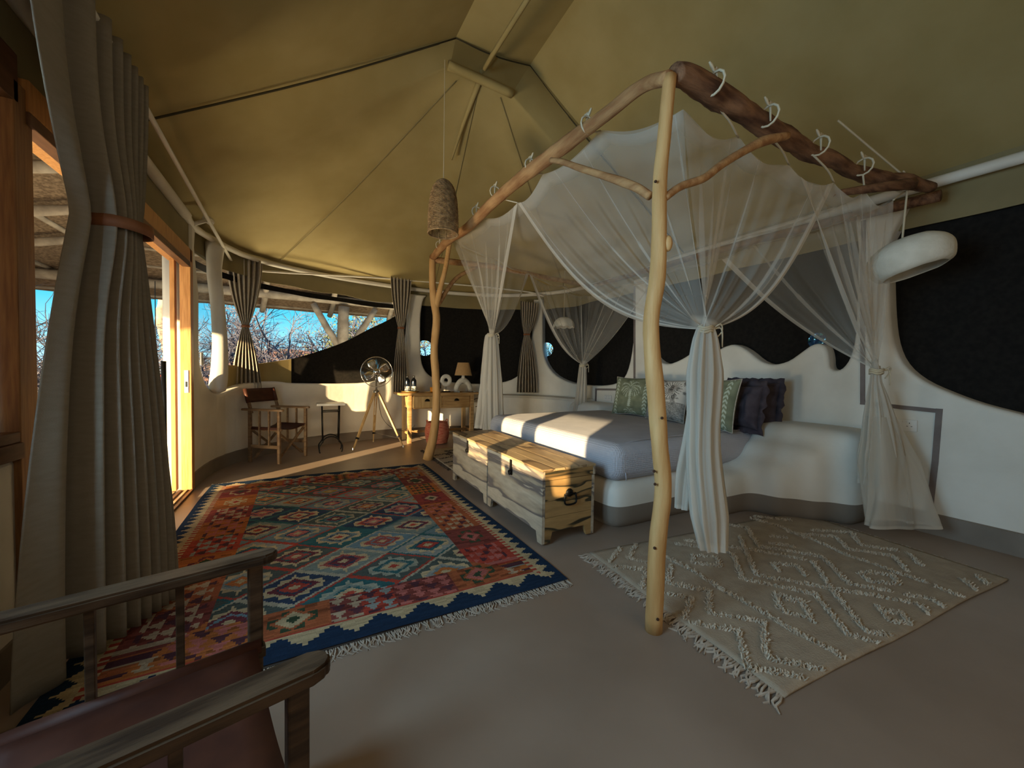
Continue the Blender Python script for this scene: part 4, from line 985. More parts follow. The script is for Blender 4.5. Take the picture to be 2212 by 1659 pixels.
LINES = [[onz(*A5(*p), .012)-rb_ for p in l_] for l_ in TL5]+[[onz(*A6(*p), .012)-rb_ for p in l_] for l_ in TL6]
def tufts(bm, lines, f, step=.008, h_=.017, w_=.010, per=4, inside=None):
    for L in lines:
        for a, b_ in zip(L, L[1:]):
            pa, pb = f(*a), f(*b_); n_ = max(2, int((pb-pa).length/step))
            for i in range(n_):
                for _ in range(per):
                    p = pa.lerp(pb, (i+random.random())/n_)+V(random.uniform(-1, 1)*w_, random.uniform(-1, 1)*w_, .010)
                    if inside and not inside(p): continue
                    a0 = random.uniform(0, 2*PI); r = random.uniform(.0028, .005)
                    tip = p+V(random.uniform(-1, 1)*.012, random.uniform(-1, 1)*.012, h_*random.uniform(.6, 1.1))
                    q_ = [bm.verts.new(p+V(math.cos(a0+k*2.094)*r, math.sin(a0+k*2.094)*r, 0)) for k in range(3)]; t = [bm.verts.new(tip+V(math.cos(a0+k*2.094)*r*.7, math.sin(a0+k*2.094)*r*.7, 0)) for k in range(3)]
                    for k in range(3): bm.faces.new((q_[k], q_[(k+1) % 3], t[(k+1) % 3], t[k]))
                    bm.faces.new(t)
bm = B(); tufts(bm, [[(p,) for p in l_] for l_ in LINES], lambda p: V(p.x, p.y, 0), inside=RIN); tag(obj('tufting', bm, 'tuft', ta), kind='stuff')
bm = B(); fringe(bm, RG(0, 1), RG(0, 0), V(-1, -.1, 0), 130, .075, .0048, jit=.45, curl=.25); fringe(bm, RG(1, 1), RG(1, 0), V(1, .1, 0), 60, .04, .004, jit=.8)
tag(obj('fringe', bm, 'fringe', ta), kind='stuff')
# small rug with dark tufting behind the far chest
tb2 = thing('tufted_rug', 'small cream rug with dark zigzag tufting beside the bent canopy post', 'rug', (1.50, 4.22, 0))
bm = grid(20, 24, lambda u, v: V(u*.62, v*1.25, .010+.002*math.sin(v*14))); solidify(obj('rug_weave', bm, 'rugcream', tb2, True), .008, -1)
f2 = lambda u, v: V(u*.62, v*1.25, 0)
bm = B(); tufts(bm, [[(.02, .1), (.4, .2), (.3, .3), (.8, .38)], [(.02, .25), (.5, .35), (.35, .45), (.9, .55)], [(.05, .45), (.45, .52), (.3, .62), (.9, .70)], [(.05, .62), (.5, .70), (.4, .8), (.9, .85)], [(.1, .02), (.6, .1), (.95, .05)]], f2, .012, .014, .008, 2)
tag(obj('tufting', bm, 'tuft_dark', tb2), kind='stuff')
bm = B(); fringe(bm, (0, 0, 0), (0, 1.25, 0), (-1, 0, 0), 60, .05, .004, jit=.8); tag(obj('fringe', bm, 'tuft_dark', tb2), kind='stuff')

# ------------------------------------------------------------ director's chairs
def director_chair(label, o, rz, W_=.50, D_=.44, wood='chairwood', arm_z=.65, back_z=.90, seat_z=.42, over=.06):
    t = thing('director_chair', label, 'chair', o, rz, 'wooden director chairs with leather slings')
    hw = W_/2; xb, xf = -D_/2, D_/2
    for sy in (-1, 1):
        y = sy*hw
        bm = B(); bar(bm, (xf, y, 0), (xf, y, arm_z-.012), .032, .032, V(1, 0, 0), .004); obj('front_leg', bm, wood, t)
        bm = B(); bar(bm, (xb, y, 0), (xb, y, arm_z-.012), .034, .034, V(1, 0, 0), .004); obj('rear_leg', bm, wood, t)
        bm = B(); bar(bm, (xb+.01, y*.94, arm_z-.05), (xb-.08, y*.94, back_z), .026, .034, V(1, 0, 0), .004); obj('back_post', bm, wood, t)
        # rounded armrest
        L0, L1, hwid = xb-.10, xf+over, .030
        o_ = [(L0, -hwid), (L1-.03, -hwid), (L1-.01, -hwid*.75), (L1, -hwid*.3), (L1, hwid*.3), (L1-.01, hwid*.75), (L1-.03, hwid), (L0, hwid)]
        bm = B(); a = [bm.verts.new(V(x, y+yy, arm_z-.013)) for x, yy in o_]; b_ = [bm.verts.new(V(x, y+yy, arm_z+.013)) for x, yy in o_]
        bm.faces.new(a[::-1]); bm.faces.new(b_)
        for k in range(8): bm.faces.new((a[k], a[(k+1) % 8], b_[(k+1) % 8], b_[k]))
        bmesh.ops.bevel(bm, geom=bm.edges[:], offset=.005, segments=2, affect='EDGES'); bmesh.ops.recalc_face_normals(bm, faces=bm.faces[:]); obj('armrest', bm, wood, t)
        for fx in (.33, .66):
            x = xb+D_*fx; bm = B(); bar(bm, (x, y, .20), (x, y, arm_z-.012), .026, .016, V(1, 0, 0), .002); obj('slat', bm, wood, t)
        bm = B(); bar(bm, (xb, y, .20), (xf, y, .20), .018, .040, V(0, 0, 1), .003); obj('side_rail', bm, wood, t)
        bm = B(); bar(bm, (xb-.02, y*.93, seat_z-.01), (xf+.02, y*.93, seat_z-.01), .026, .030, V(0, 0, 1), .003); obj('seat_rail', bm, wood, t)
    for x in (xf-.03, xb+.04):
        for sy in (-1, 1):
            bm = B(); bar(bm, (x+sy*.012, -sy*hw*.96, .05), (x+sy*.012, sy*hw*.96, seat_z-.03), .018, .034, V(1, 0, 0), .003); obj('cross_brace', bm, wood, t)
    def sag(u, v): return V(xb+(xf-xb)*u, (v-.5)*W_*.94, seat_z+.008-.035*math.sin(PI*v))
    solidify(obj('seat', grid(8, 12, sag), 'leather', t, True), .006)
    for sy in (-1, 1): bm = B(); tube(bm, [V(xb-.01, sy*hw*.94, seat_z), V(xf+.01, sy*hw*.94, seat_z)], .02, 8); obj('seat_sleeve', bm, 'leather', t, True)
    def bk(u, v): z = back_z-.17+.17*v; x = xb+.01-.09*(z-arm_z+.05)/(back_z-arm_z+.05); return V(x-.025*math.sin(PI*u), (u-.5)*W_*.98, z)
    solidify(obj('back_sling', grid(12, 4, bk), 'leather', t, True), .006)
    for sy in (-1, 1): bm = B(); tube(bm, [V(xb+.01-.09*(z-arm_z+.05)/(back_z-arm_z+.05), sy*hw*.955, z) for z in (back_z-.17, back_z)], .023, 8); obj('back_sleeve', bm, 'leather', t, True)
    return t
director_chair('wooden director chair with brown leather sling in the far left corner', (-.30, 5.68, 0), math.atan2(-.30, .39), .46, .40)
director_chair('wooden director chair with leather sling, nearest to the camera at lower left', (-.28, .90, 0), math.atan2(.09, .42), .50, .44, 'chairwood_shaded', over=.05)

# ------------------------------------------------------------ side table
st = thing('side_table', 'small marble topped side table on black iron legs beside the far chair', 'table', (.31, 5.93, 0))
bm = B(); box(bm, -.18, .18, -.14, .14, .655, .685, .004); obj('table_top', bm, 'marble', st)
for sy in (-1, 1):
    y = sy*.10
    for sx in (-1, 1):
        bm = B(); tube(bm, [V(sx*.11, y, .655), V(sx*.10, y, .16)], .008, 8); tube(bm, catmull([V(sx*.10, y, .17), V(sx*.12, y, .13), V(sx*.145, y, .09), V(sx*.145, y, .03), V(sx*.135, y, 0)], 4), .008, 8); obj('leg', bm, 'iron', st, True)
    bm = B(); tube(bm, [V(.105*math.cos(a), y, .14+.085*math.sin(a)) for a in [PI*k/12 for k in range(13)]], .009, 8); obj('arch_brace', bm, 'iron', st, True)
    bm = B(); tube(bm, [V(-.11, y, .57), V(.11, y, .57)], .007, 6); obj('cross_bar', bm, 'iron', st, True)
for sx in (-1, 1): bm = B(); tube(bm, [V(sx*.11, -.1, .57), V(sx*.11, .1, .57)], .006, 6); obj('side_bar', bm, 'iron', st, True)

# ------------------------------------------------------------ tripod fan
fan = thing('tripod_fan', 'chrome pedestal fan on a pale wooden tripod beside the desk', 'fan', (.94, 6.05, 0))
fo = V(.94, 6.05, 0); apex = V(.94, 6.05, .82)-fo
for P in (V(.60, 5.90, 0), V(1.30, 5.83, 0), V(.96, 6.45, 0)):
    f_ = P-fo; d = f_-apex; s = V(-d.y, d.x, 0).normalized(); a = apex+V(f_.x, f_.y, 0)*.08
    bm = B(); m1 = a.lerp(f_, .80)
    for k in (-1, 1): bar(bm, a+s*k*.015, m1+s*k*.012, .013, .022, V(0, 0, 1))
    lg = obj('leg', bm, 'legwood', fan)
    bm = B(); bar(bm, a.lerp(f_, .45), f_, .016, .018); obj('lower_leg', bm, 'legwood', lg)
    bm = B(); bar(bm, a.lerp(f_, .79), a.lerp(f_, .82), .046, .032); obj('clamp', bm, 'black', lg)
    bm = B(); lathe(bm, [(.0, 0), (.012, .0), (.008, .03), (0, .03)], 8, Matrix.Translation(f_)); obj('foot_cap', bm, 'steel', lg)
bm = B(); lathe(bm, [(.0, -.06), (.02, -.06), (.022, -.02), (.05, 0), (.05, .02), (.022, .035), (.014, .05), (.014, .20), (.0, .2)], 16, Matrix.Translation(apex)); obj('hub_post', bm, 'steel', fan, True)
hub = V(0, -.03, 1.13); fd = (V(0, 0, 1.05)-(V(.94, 6.0, 1.1)-V(.0, .0, 0))*.0-V(.35, 1, 0)).normalized(); fd = V(-.15, -1, .03).normalized()
Mf = align(hub, fd)
bm = B(); lathe(bm, [(.0, -.13), (.05, -.125), (.062, -.09), (.062, -.02), (.02, .0), (.02, .03), (.0, .03)], 20, Mf); obj('motor', bm, 'chrome', fan, True)
bm = B(); tube(bm, [hub+V(0, .06, -.05), hub+V(0, .05, -.14)], .014, 8); obj('neck', bm, 'chrome', fan, True)
for k in range(4):
    a0 = k*PI/2+.5; bm = B(); vs = []
    for i in range(7):
        r = .03+.165*i/6; wd = .32+.55*math.sin(PI*min(1, i/6*.85+.1)); row = []
        for j in range(5): a = a0+wd*(j/4-.5)*1.25; row.append(bm.verts.new(Mf @ V(r*math.cos(a), r*math.sin(a), .035*(j/4-.5))))
        vs.append(row)
    for i in range(6):
        for j in range(4): bm.faces.new((vs[i][j], vs[i+1][j], vs[i+1][j+1], vs[i][j+1]))
    solidify(obj('blade', bm, 'chrome', fan, True), .002)
bm = B()
for sgn in (1, -1):
    for k in range(60):
        a = 2*PI*k/60; tube(bm, [Mf @ V(r*math.cos(a+tw), r*math.sin(a+tw), sgn*z+.0) for r, z, tw in ((.035, .055, 0), (.11, .06, .08), (.18, .052, .12), (.218, .028, .14), (.222, .0, .14))], .0011, 3, cap=False)
tag(obj('guard_wires', bm, 'chrome', fan), kind='stuff')
bm = B(); tube(bm, [Mf @ V(.225*math.cos(a), .225*math.sin(a), 0) for a in [2*PI*k/48 for k in range(48)]], .006, 8, closed=True)
tube(bm, [Mf @ V(.045*math.cos(a), .045*math.sin(a), .057) for a in [2*PI*k/20 for k in range(20)]], .003, 5, closed=True); lathe(bm, [(.0, .05), (.045, .05), (.04, .062), (.0, .064)], 20, Mf); obj('guard_rim', bm, 'chrome', fan, True)
bm = B(); tube(bm, catmull([V(.03, .02, .75), V(.08, -.02, .45), V(.22, -.05, .28), V(.45, .05, .2), V(.62, .2, .24), V(.70, .5, .22)], 6), .004, 6); obj('power_cord', bm, 'black', fan, True)
bm = B(); tube(bm, [V(.02, .32, .16), V(.28, -.12, .13)], .004, 5); obj('spreader_rod', bm, 'steel', fan)

# ------------------------------------------------------------ desk
dk = thing('writing_desk', 'rustic wooden writing desk with two drawers against the far wall', 'desk', (1.98, 6.28, 0))
bm = B(); box(bm, -.69, .69, -.24, .24, .765, .80, .004); dt = obj('desk_top', bm, 'deskwood', dk)
for sx in (-1, 1):
    for sy in (-1, 1):
        bm = B(); bar(bm, (sx*.53, sy*.19, 0), (sx*.53, sy*.19, .765), .062, .062, V(1, 0, 0), .004); obj('leg', bm, 'deskwood' if sy < 0 else 'legwood', dk)
bm = B(); box(bm, -.50, .50, .17, .19, .53, .765); obj('back_rail', bm, 'deskwood', dk)
for sx in (-1, 1): bm = B(); box(bm, sx*.53-.01, sx*.53+.01, -.16, .16, .56, .765); obj('side_rail', bm, 'deskwood', dk); bm = B(); box(bm, sx*.53-.012, sx*.53+.012, -.16, .16, .13, .17); obj('stretcher', bm, 'deskwood', dk)
bm = B(); box(bm, -.53, .53, .0, .024, .13, .17); obj('stretcher', bm, 'deskwood', dk)
bm = B(); box(bm, -.50, .50, -.20, -.19, .745, .765); box(bm, -.50, .50, -.20, -.19, .545, .56); box(bm, -.01, .01, -.20, -.19, .56, .745); obj('face_frame', bm, 'deskwood', dk)
for sx in (-1, 1):
    bm = B(); box(bm, sx*.25-.235, sx*.25+.235, -.212, -.18, .563, .742, .003); dr = obj('drawer', bm, 'legwood' if sx < 0 else 'deskwood', dk)
    bm = B(); lathe(bm, [(.0, 0), (.042, .0), (.034, .018), (.0, .024)], 16, align((sx*.25, -.212, .665), (0, -1, 0))); 
    for v in list(bm.verts):
        if v.co.z < .664: v.co.z = .664
    obj('cup_handle', bm, 'iron', dr, True, label='dark iron cup handle')
bm = B(); tube(bm, catmull([V(.57, -.2, .68), V(.64, -.2, .70), V(.66, -.2, .66), V(.66, -.2, .58), V(.60, -.2, .55)], 3), .006, 6); obj('side_hook', bm, 'iron', dk, True)

ZD = .80
tr = thing('round_tray', 'round dark brass tray holding two black bottles on the desk', 'tray', (1.50, 6.25, ZD))
bm = B(); lathe(bm, [(.0, .002), (.11, .002), (.135, .012), (.15, .028), (.144, .028), (.125, .014), (.0, .006)], 28); obj('dish', bm, 'brass', tr, True)
def bottle(label, x, y):
    t = thing('flask_bottle', label, 'bottle', (x, y, ZD+.012), 0, 'dark bottles on the tray')
    bm = B(); lathe(bm, [(.0, 0), (.04, 0), (.042, .01), (.042, .175), (.035, .20), (.017, .22), (.016, .235), (.0, .235)], 20); obj('body', bm, 'bottle', t, True)
    bm = B(); lathe(bm, [(.0, .23), (.016, .23), (.02, .24), (.02, .262), (.0, .265)], 14); obj('cap', bm, 'steel', t, True)
    bm = B(); lathe(bm, [(.0435, .02), (.0435, .09)], 20); obj('paper_label', bm, 'label', t, True)
bottle('dark glass bottle with printed band, left of the pair on the tray', 1.455, 6.27); bottle('dark glass bottle with printed band, right of the pair on the tray', 1.56, 6.27)
for i, x in enumerate((1.44, 1.505, 1.57)):
    t = thing('drinking_glass', ['clear drinking glass at the left edge of the tray', 'clear drinking glass in the middle front of the tray', 'clear drinking glass at the right edge of the tray'][i], 'glass', (x, 6.175, ZD+.012), 0, 'glasses on the tray')
    bm = B(); lathe(bm, [(.0, .0), (.026, .0), (.031, .075), (.029, .075), (.024, .005), (.0, .005)], 16); obj('tumbler', bm, 'glass', t, True)
mg = thing('orange_mug', 'orange ceramic mug standing beside the bent canopy post on the desk', 'mug', (1.86, 6.19, ZD), 0)
bm = B(); lathe(bm, [(.0, 0), (.04, 0), (.048, .02), (.05, .09), (.046, .09), (.043, .02), (.0, .015)], 20); obj('cup', bm, 'orange', mg, True)
bm = B(); tube(bm, catmull([V(.048, 0, .075), V(.075, 0, .07), V(.078, 0, .04), V(.048, 0, .025)], 4), .006, 6); obj('mug_handle', bm, 'orange', mg, True)
kt = thing('coffee_pot', 'small steel coffee pot behind the orange mug', 'pot', (1.93, 6.30, ZD))
bm = B(); lathe(bm, [(.0, 0), (.052, 0), (.055, .02), (.042, .08), (.038, .085), (.05, .16), (.045, .165), (.012, .19), (0, .19)], 12); obj('pot_body', bm, 'chrome', kt, True)
bm = B(); tube(bm, catmull([V(.045, 0, .15), V(.09, 0, .15), V(.095, 0, .06)], 4), .009, 6); obj('pot_handle', bm, 'black', kt, True)
bm = B(); lathe(bm, [(.0, .185), (.012, .19), (.01, .21), (0, .21)], 10); obj('lid_knob', bm, 'black', kt, True)
rg = thing('ring_sculpture', 'white ceramic ring sculpture on a black stand on the desk', 'ornament', (2.13, 6.33, ZD))
bm = B(); N_ = 32
tube(bm, [V(.068*math.cos(a), 0, .20+.072*math.sin(a)) for a in [2*PI*k/N_ for k in range(N_)]], .036, 12, closed=True)
for v in bm.verts: v.co.y *= .6
obj('ring', bm, 'ceramic', rg, True)
bm = B(); tube(bm, [V(0, 0, .01), V(0, 0, .10)], .004, 6); obj('rod', bm, 'black', rg)
bm = B(); box(bm, -.07, .07, -.035, .035, 0, .016, .003); obj('stand_base', bm, 'black', rg)
lp = thing('table_lamp', 'table lamp with white arched ceramic base and raffia shade on the desk', 'lamp', (2.44, 6.32, ZD))
def archf(u, v):
    # arch: path of a horseshoe thickening to the feet
    a = PI*u; px = math.cos(a); pz_ = math.sin(a); base = V(.115*px*(1 if pz_ > .02 else 1), 0, .0)
    return None
bm = B(); path = catmull([V(-.125, 0, .0), V(-.13, 0, .05), V(-.10, 0, .13), V(-.05, 0, .185), V(0, 0, .20), V(.05, 0, .185), V(.10, 0, .13), V(.13, 0, .05), V(.125, 0, 0)], 5)
tube(bm, path, [.040, .042, .044, .048, .052, .048, .044, .042, .040], 14)
for v in bm.verts: v.co.z = max(v.co.z, 0)
tube(bm, [V(0, 0, .21), V(0, 0, .26), V(0, 0, .30)], [.045, .03, .022], 14); obj('lamp_base', bm, 'ceramic', lp, True)
bm = B(); lathe(bm, [(.145, .29), (.095, .51)], 40); sh = obj('lamp_shade', bm, 'raffia', lp, True, label='natural raffia lamp shade'); solidify(sh, .006)
bm = B()
for k in range(90):
    a = 2*PI*k/90; tube(bm, [V(.149*math.cos(a), .149*math.sin(a), .285+.006*hsh(k)), V(.098*math.cos(a), .098*math.sin(a), .512)], .0022, 4, cap=False)
tag(obj('raffia_strands', bm, 'raffia', sh), kind='stuff')
for (x, y, z0, r, h_, nm, lb_, ct, mm) in [(2.30, 6.16, ZD, .02, .018, 'small_jar', 'tiny pale pot in front of the ring sculpture on the desk', 'jar', 'ceramic'), (2.60, 6.18, ZD, .02, .015, 'small_jar', 'tiny pale pot under the right side of the table lamp', 'jar', 'ceramic')]:
    bm = B(); lathe(bm, [(.0, 0), (r, 0), (r*1.2, h_*.5), (r, h_), (0, h_)], 14, Matrix.Identity(4)); o = obj(nm, bm, mm, None, True, (x, y, z0)); tag(o, lb_, ct)
nb = thing('open_booklet', 'folded card lying inside the arch of the table lamp', 'booklet', (2.42, 6.18, ZD)); bm = B(); box(bm, -.05, .05, -.03, .03, 0, .004); obj('cover', bm, 'label', nb); bm = B(); box(bm, -.048, .048, -.028, .028, .004, .007); obj('page', bm, 'plastic_white', nb)

bs = thing('woven_basket', 'red woven storage basket on the floor under the desk', 'basket', (1.86, 5.95, 0))
bm = B(); prof = [(.0, .005), (.13, .005)]
for k in range(14): z = .01+k*.024; r = .155+.035*math.sin(PI*min(1, k/13*.9+.05)); prof += [(r, z), (r+.006, z+.012), (r, z+.023)]
prof += [(.14, .345), (.13, .34), (.14, .1), (.0, .03)]
lathe(bm, prof, 32); obj('basket_body', bm, 'red_basket', bs, True)
bm = B()
for sx in (-1, 1): tube(bm, catmull([V(sx*.15, -.05, .32), V(sx*.165, -.03, .37), V(sx*.165, .03, .37), V(sx*.15, .05, .32)], 4), .008, 6)
obj('basket_handle', bm, 'red_basket', bs, True)

# ------------------------------------------------------------ sockets and switch
def socket(label, P, wid=.15, hgt=.09):
    t = thing('power_socket', label, 'socket', P, 0, 'wall sockets at the bed'); 
    bm = B(); box(bm, -.012, .0, -wid/2, wid/2, -hgt/2, hgt/2, .003); f = obj('face_plate', bm, 'plastic_white', t)
    for sy in (-1, 1):
        for dy, dz, a, b_ in ((0, .018, .004, .009), (-.012, -.006, .009, .004), (.012, -.006, .009, .004)):
            bm = B(); y = sy*wid*.22+dy; box(bm, -.0132, -.0115, y-a/2, y+a/2, dz-b_/2, dz+b_/2); obj('pin_hole', bm, 'black', t)
        bm = B(); box(bm, -.016, -.0115, sy*.012-.006, sy*.012+.006, .02, .034, .001); obj('rocker', bm, 'plastic_white', t)
P = onx(1953, 918, 4.1); socket('white double socket above the right bedside ledge', V(4.099, P.y, P.z))
P = onx(1314, 860, 4.1); socket('white double socket on the wall left of the bed', V(4.099, P.y, P.z)); P = onx(1340, 860, 4.1); socket('white single socket nearest the bed on its left side', V(4.099, P.y, P.z), .09)
ls = thing('light_switch', 'small white switch on the plaster edge beside the door', 'switch', onv(434, 775, (-.9, 4.62)))
bm = B(); box(bm, 0, .012, -.04, .04, -.06, .06, .003); obj('switch_plate', bm, 'plastic_white', ls); bm = B(); box(bm, .011, .018, -.012, .012, -.02, .02, .002); obj('rocker', bm, 'plastic_white', ls)

# ------------------------------------------------------------ pendant lamps
# basket pendant
PB = V(*onv(957, 505, (1.10, 3.40))); PT = onv(957, 388, (1.10, 3.40)); hgt = PT.z-PB.z
bpn = thing('basket_pendant', 'brown woven bell shaped pendant lamp hanging from the roof peak', 'lamp', PB); R0 = .135
bm = B(); prof = [(R0, 0), (R0*.99, hgt*.3), (R0*.93, hgt*.55), (R0*.78, hgt*.78), (R0*.5, hgt*.93), (R0*.12, hgt)]
P3 = [V(r, 0, z) for r, z in prof]; pp = catmull(P3, 6)
nrow = 46
for k in range(nrow):
    f = k/(nrow-1); z = hgt*f; r = None
    for a, b_ in zip(pp, pp[1:]):
        if a.z <= z <= b_.z+1e-6: r = a.x+(b_.x-a.x)*((z-a.z)/max(1e-6, b_.z-a.z)); break
    if r is None: r = pp[-1].x
    tube(bm, [V((r+.003*math.sin(t*19+k*2))*math.cos(t), (r+.003*math.sin(t*19+k*2))*math.sin(t), z+.002*math.sin(t*7+k)) for t in [2*PI*i/40 for i in range(40)]], .0042, 4, closed=True)
tag(obj('wicker_weave', bm, 'rattan', bpn, True), kind='stuff')
for k in range(12):
    t = 2*PI*k/12; bm = B(); tube(bm, [V(p.x*math.cos(t)*.98, p.x*math.sin(t)*.98, p.z) for p in pp], .0045, 5); obj('rib', bm, 'rattan', bpn, True)
bm = B(); tube(bm, [V(R0*math.cos(t), R0*math.sin(t), 0) for t in [2*PI*i/32 for i in range(32)]], .007, 6, closed=True); obj('rim', bm, 'rattan', bpn, True)
bm = B(); tube(bm, [V(0, 0, hgt), V(0, 0, BLp.z-PB.z)], .0035, 5); obj('cord', bm, 'cord', bpn)
# white paper pendant by the right bedside
PW = V(3.62, 1.02, 0); PW = onx(1962, 556, 3.55)
wp = thing('white_pendant', 'large white tilted paper pendant lamp hanging right of the bed', 'lamp', PW)
Mw = Matrix.Rotation(math.radians(-13), 4, FW) @ Matrix.Rotation(math.radians(-13), 4, RR)
prof = [(.012, .10), (.06, .098), (.12, .082), (.165, .05), (.185, .01), (.182, -.03), (.165, -.07), (.14, -.085), (.136, -.082), (.158, -.06), (.172, -.02), (.172, .01), (.15, .045), (.11, .07), (.05, .085), (.012, .087)]
bm = B(); lathe(bm, [(r*1.17, z*1.25) for r, z in [(p.x, p.z) for p in catmull([V(r, 0, z) for r, z in prof], 3)]], 40, Mw)
for v in bm.verts: v.co += V(0, 0, 1)*.004*fn_noise(v.co*14)
obj('paper_shade', bm, 'paperwhite', wp, True)
HK = onx(1962, 388, PW.x+.02); CT = onx(1810, 260, 3.05)
bm = B(); tp = Mw @ V(0, 0, .105); tube(bm, [tp, HK-PW, CT-PW], .006, 6); obj('cord', bm, 'cord', wp)
bm = B(); tube(bm, [tp+V(-.02, 0, 0), tp+V(.02, 0, .004)], .012, 6); tube(bm, [HK-PW+V(0, 0, .03), HK-PW+V(.02, 0, -.05)], .012, 6); obj('knot', bm, 'cord', wp)
# scalloped pendant left of the bed
PS = onx(1218, 702, 3.55); s2 = thing('scalloped_pendant', 'small white scalloped dome pendant lamp hanging left of the bed', 'lamp', PS)
def dome(u, v):
    a = 2*PI*u; t = v*PI/2*.98; r = .165*math.sin(t)**.9 if t > 0 else 0; z = .15*math.cos(t)-.03-(.018*abs(math.sin(a*5)) if v > .9 else 0); return V(r*math.cos(a), r*math.sin(a), z)
solidify(obj('paper_shade', grid(60, 14, dome), 'paperwhite', s2, True), .006)
bm = B(); tube(bm, [V(0, 0, .12), V(0, 0, 2.75-PS.z)], .004, 5); obj('cord', bm, 'cord', s2)

# ------------------------------------------------------------ curtains
def curtain(label, topA, topB, tieC, tie_w, botC, bot_w, dirv, nrm, ztie, zbot, n_=9, amp=.04, tie_d=.06, bot_amp=.05, rings=True, band_h=.05, ph=0, topamp=None, skew=1.0, bshift=0.0, fab='linen_lit'):
    t = thing('curtain', label, 'curtain', (topA+topB)/2, 0, 'linen curtains gathered with leather bands'); o0 = (topA+topB)/2
    topA = Vector(topA); topB = Vector(topB); dirv = Vector(dirv).normalized(); nrm = Vector(nrm).normalized(); zt = (topA.z+topB.z)/2
    ta_ = topamp or amp
    def f(u, v):
        z = topA.z*(1-u)+topB.z*u; T = topA.lerp(topB, u); T = V(T.x, T.y, 0)
        Kt = Vector(tieC)+dirv*(u-.5)*tie_w; Kb = Vector(botC)+dirv*(u-.5)*bot_w; vt = (zt-ztie)/(zt-zbot)
        if v < vt:
            s = v/vt; e = s**1.9; p = T.lerp(Kt, e); A = ta_*(1-e)+tie_d*.55*e; zz = z+(ztie-z)*s
        else:
            s = (v-vt)/(1-vt); e = 1-(1-s)**1.7; p = Kt.lerp(Kb, e); A = tie_d*.55*(1-e)+bot_amp*e; zz = ztie+(zbot-ztie)*s
        bulge = tie_d*.5*math.sin(PI*u)*math.exp(-((v-vt)/.12)**2)
        uu = u**skew; w_ = math.sin(2*PI*n_*uu+ph+.5*math.sin(3*v+u*4)); w_ = math.copysign(abs(w_)**.8, w_)
        return V(p.x, p.y, zz)+nrm*(A*w_+bulge)-o0
    solidify(obj('cloth', grid(n_*14, 46, f), fab, t, True), .004)
    # leather band round the waist
    c_ = Vector(tieC)-o0; c_.z = ztie-o0.z; bm = B(); R_ = []
    for i in range(29):
        a = 2*PI*i/28; p = c_+nrm*tie_d*.25+dirv*(bshift+math.cos(a)*(tie_w/2+.008-bshift))+nrm*math.copysign(abs(math.sin(a))**.6, math.sin(a))*(tie_d*1.02+.014); R_.append((bm.verts.new(p+V(0, 0, -band_h/2)), bm.verts.new(p+V(0, 0, band_h/2))))
    for a, b_ in zip(R_, R_[1:]): bm.faces.new((a[0], b_[0], b_[1], a[1]))
    solidify(obj('tie_band', bm, 'leather_band', t, True, label='brown leather tie band'), .006)
    if rings:
        dd = (topB-topA).normalized()
        for k in range(n_):
            p = topA.lerp(topB, (k+.5)/n_)-o0+V(0, 0, -.03); q1 = dd.cross(V(0, 0, 1)); bm = B(); tube(bm, [p+(q1*math.cos(x)+V(0, 0, 1)*math.sin(x))*.024 for x in [2*PI*i/12 for i in range(12)]], .004, 5, closed=True); obj('eyelet', bm, 'steel', t, True)
    return t
# big near curtain
zt_ = 1.83
curtain('large taupe linen curtain tied with a leather band, nearest the camera on the left', RA+V(0, -1.05, .05), RA+V(0, .05, .05), V(*onv(207, 482, (-.74, 2.38)).xy, 0), .31, V(*onz(214, 1400, 0).xy, 0), .66, (.42, .90, 0), (.90, -.42, 0), onv(207, 482, (-.74, 2.38)).z, .02, 8, .05, .11, .07, True, .05, ph=.6, skew=2.2, bshift=.055, fab='linen')
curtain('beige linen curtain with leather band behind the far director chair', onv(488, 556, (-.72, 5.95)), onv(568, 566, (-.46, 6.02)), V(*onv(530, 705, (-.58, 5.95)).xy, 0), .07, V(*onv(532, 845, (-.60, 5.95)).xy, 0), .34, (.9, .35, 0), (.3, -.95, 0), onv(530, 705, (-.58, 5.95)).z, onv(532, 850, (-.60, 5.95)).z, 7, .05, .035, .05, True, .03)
c2 = W(866, 700, -.12)
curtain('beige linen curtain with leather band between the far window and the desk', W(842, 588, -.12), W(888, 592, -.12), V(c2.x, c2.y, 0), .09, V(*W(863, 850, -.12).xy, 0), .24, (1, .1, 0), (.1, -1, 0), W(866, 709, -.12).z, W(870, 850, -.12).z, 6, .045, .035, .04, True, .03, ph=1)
c4 = W(1138, 720, -.12)
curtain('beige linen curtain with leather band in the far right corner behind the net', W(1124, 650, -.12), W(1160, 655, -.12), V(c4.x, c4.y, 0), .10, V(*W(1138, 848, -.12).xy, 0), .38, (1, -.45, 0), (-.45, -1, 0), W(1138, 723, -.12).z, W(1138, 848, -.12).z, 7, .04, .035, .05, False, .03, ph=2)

# ------------------------------------------------------------ outside
bm = grid(40, 40, lambda u, v: V(-60+120*u, -25+120*v, -.25+.12*fn_noise((u*30, v*30, 0))+(.012*max(0, (120*v-45)))**1.3)); struct('terrain', bm, 'ground', smooth=True)
# near veranda deck boards
for k in range(6):
    bm = B(); box(bm, -1.13-.52*(k+1)+.01, -1.13-.52*k, -1.6, 9.0, -.12, -.03, .004); struct('veranda_floor', bm, 'deck')
bm = B(); box(bm, -4.35, -4.15, -1.6, 8.9, -.15, .50, .03); struct('veranda_parapet', bm, 'parapet')
bm = B(); box(bm, -4.15, -1.1, 8.75, 8.9, -.15, .50, .03); struct('veranda_parapet', bm, 'parapet')
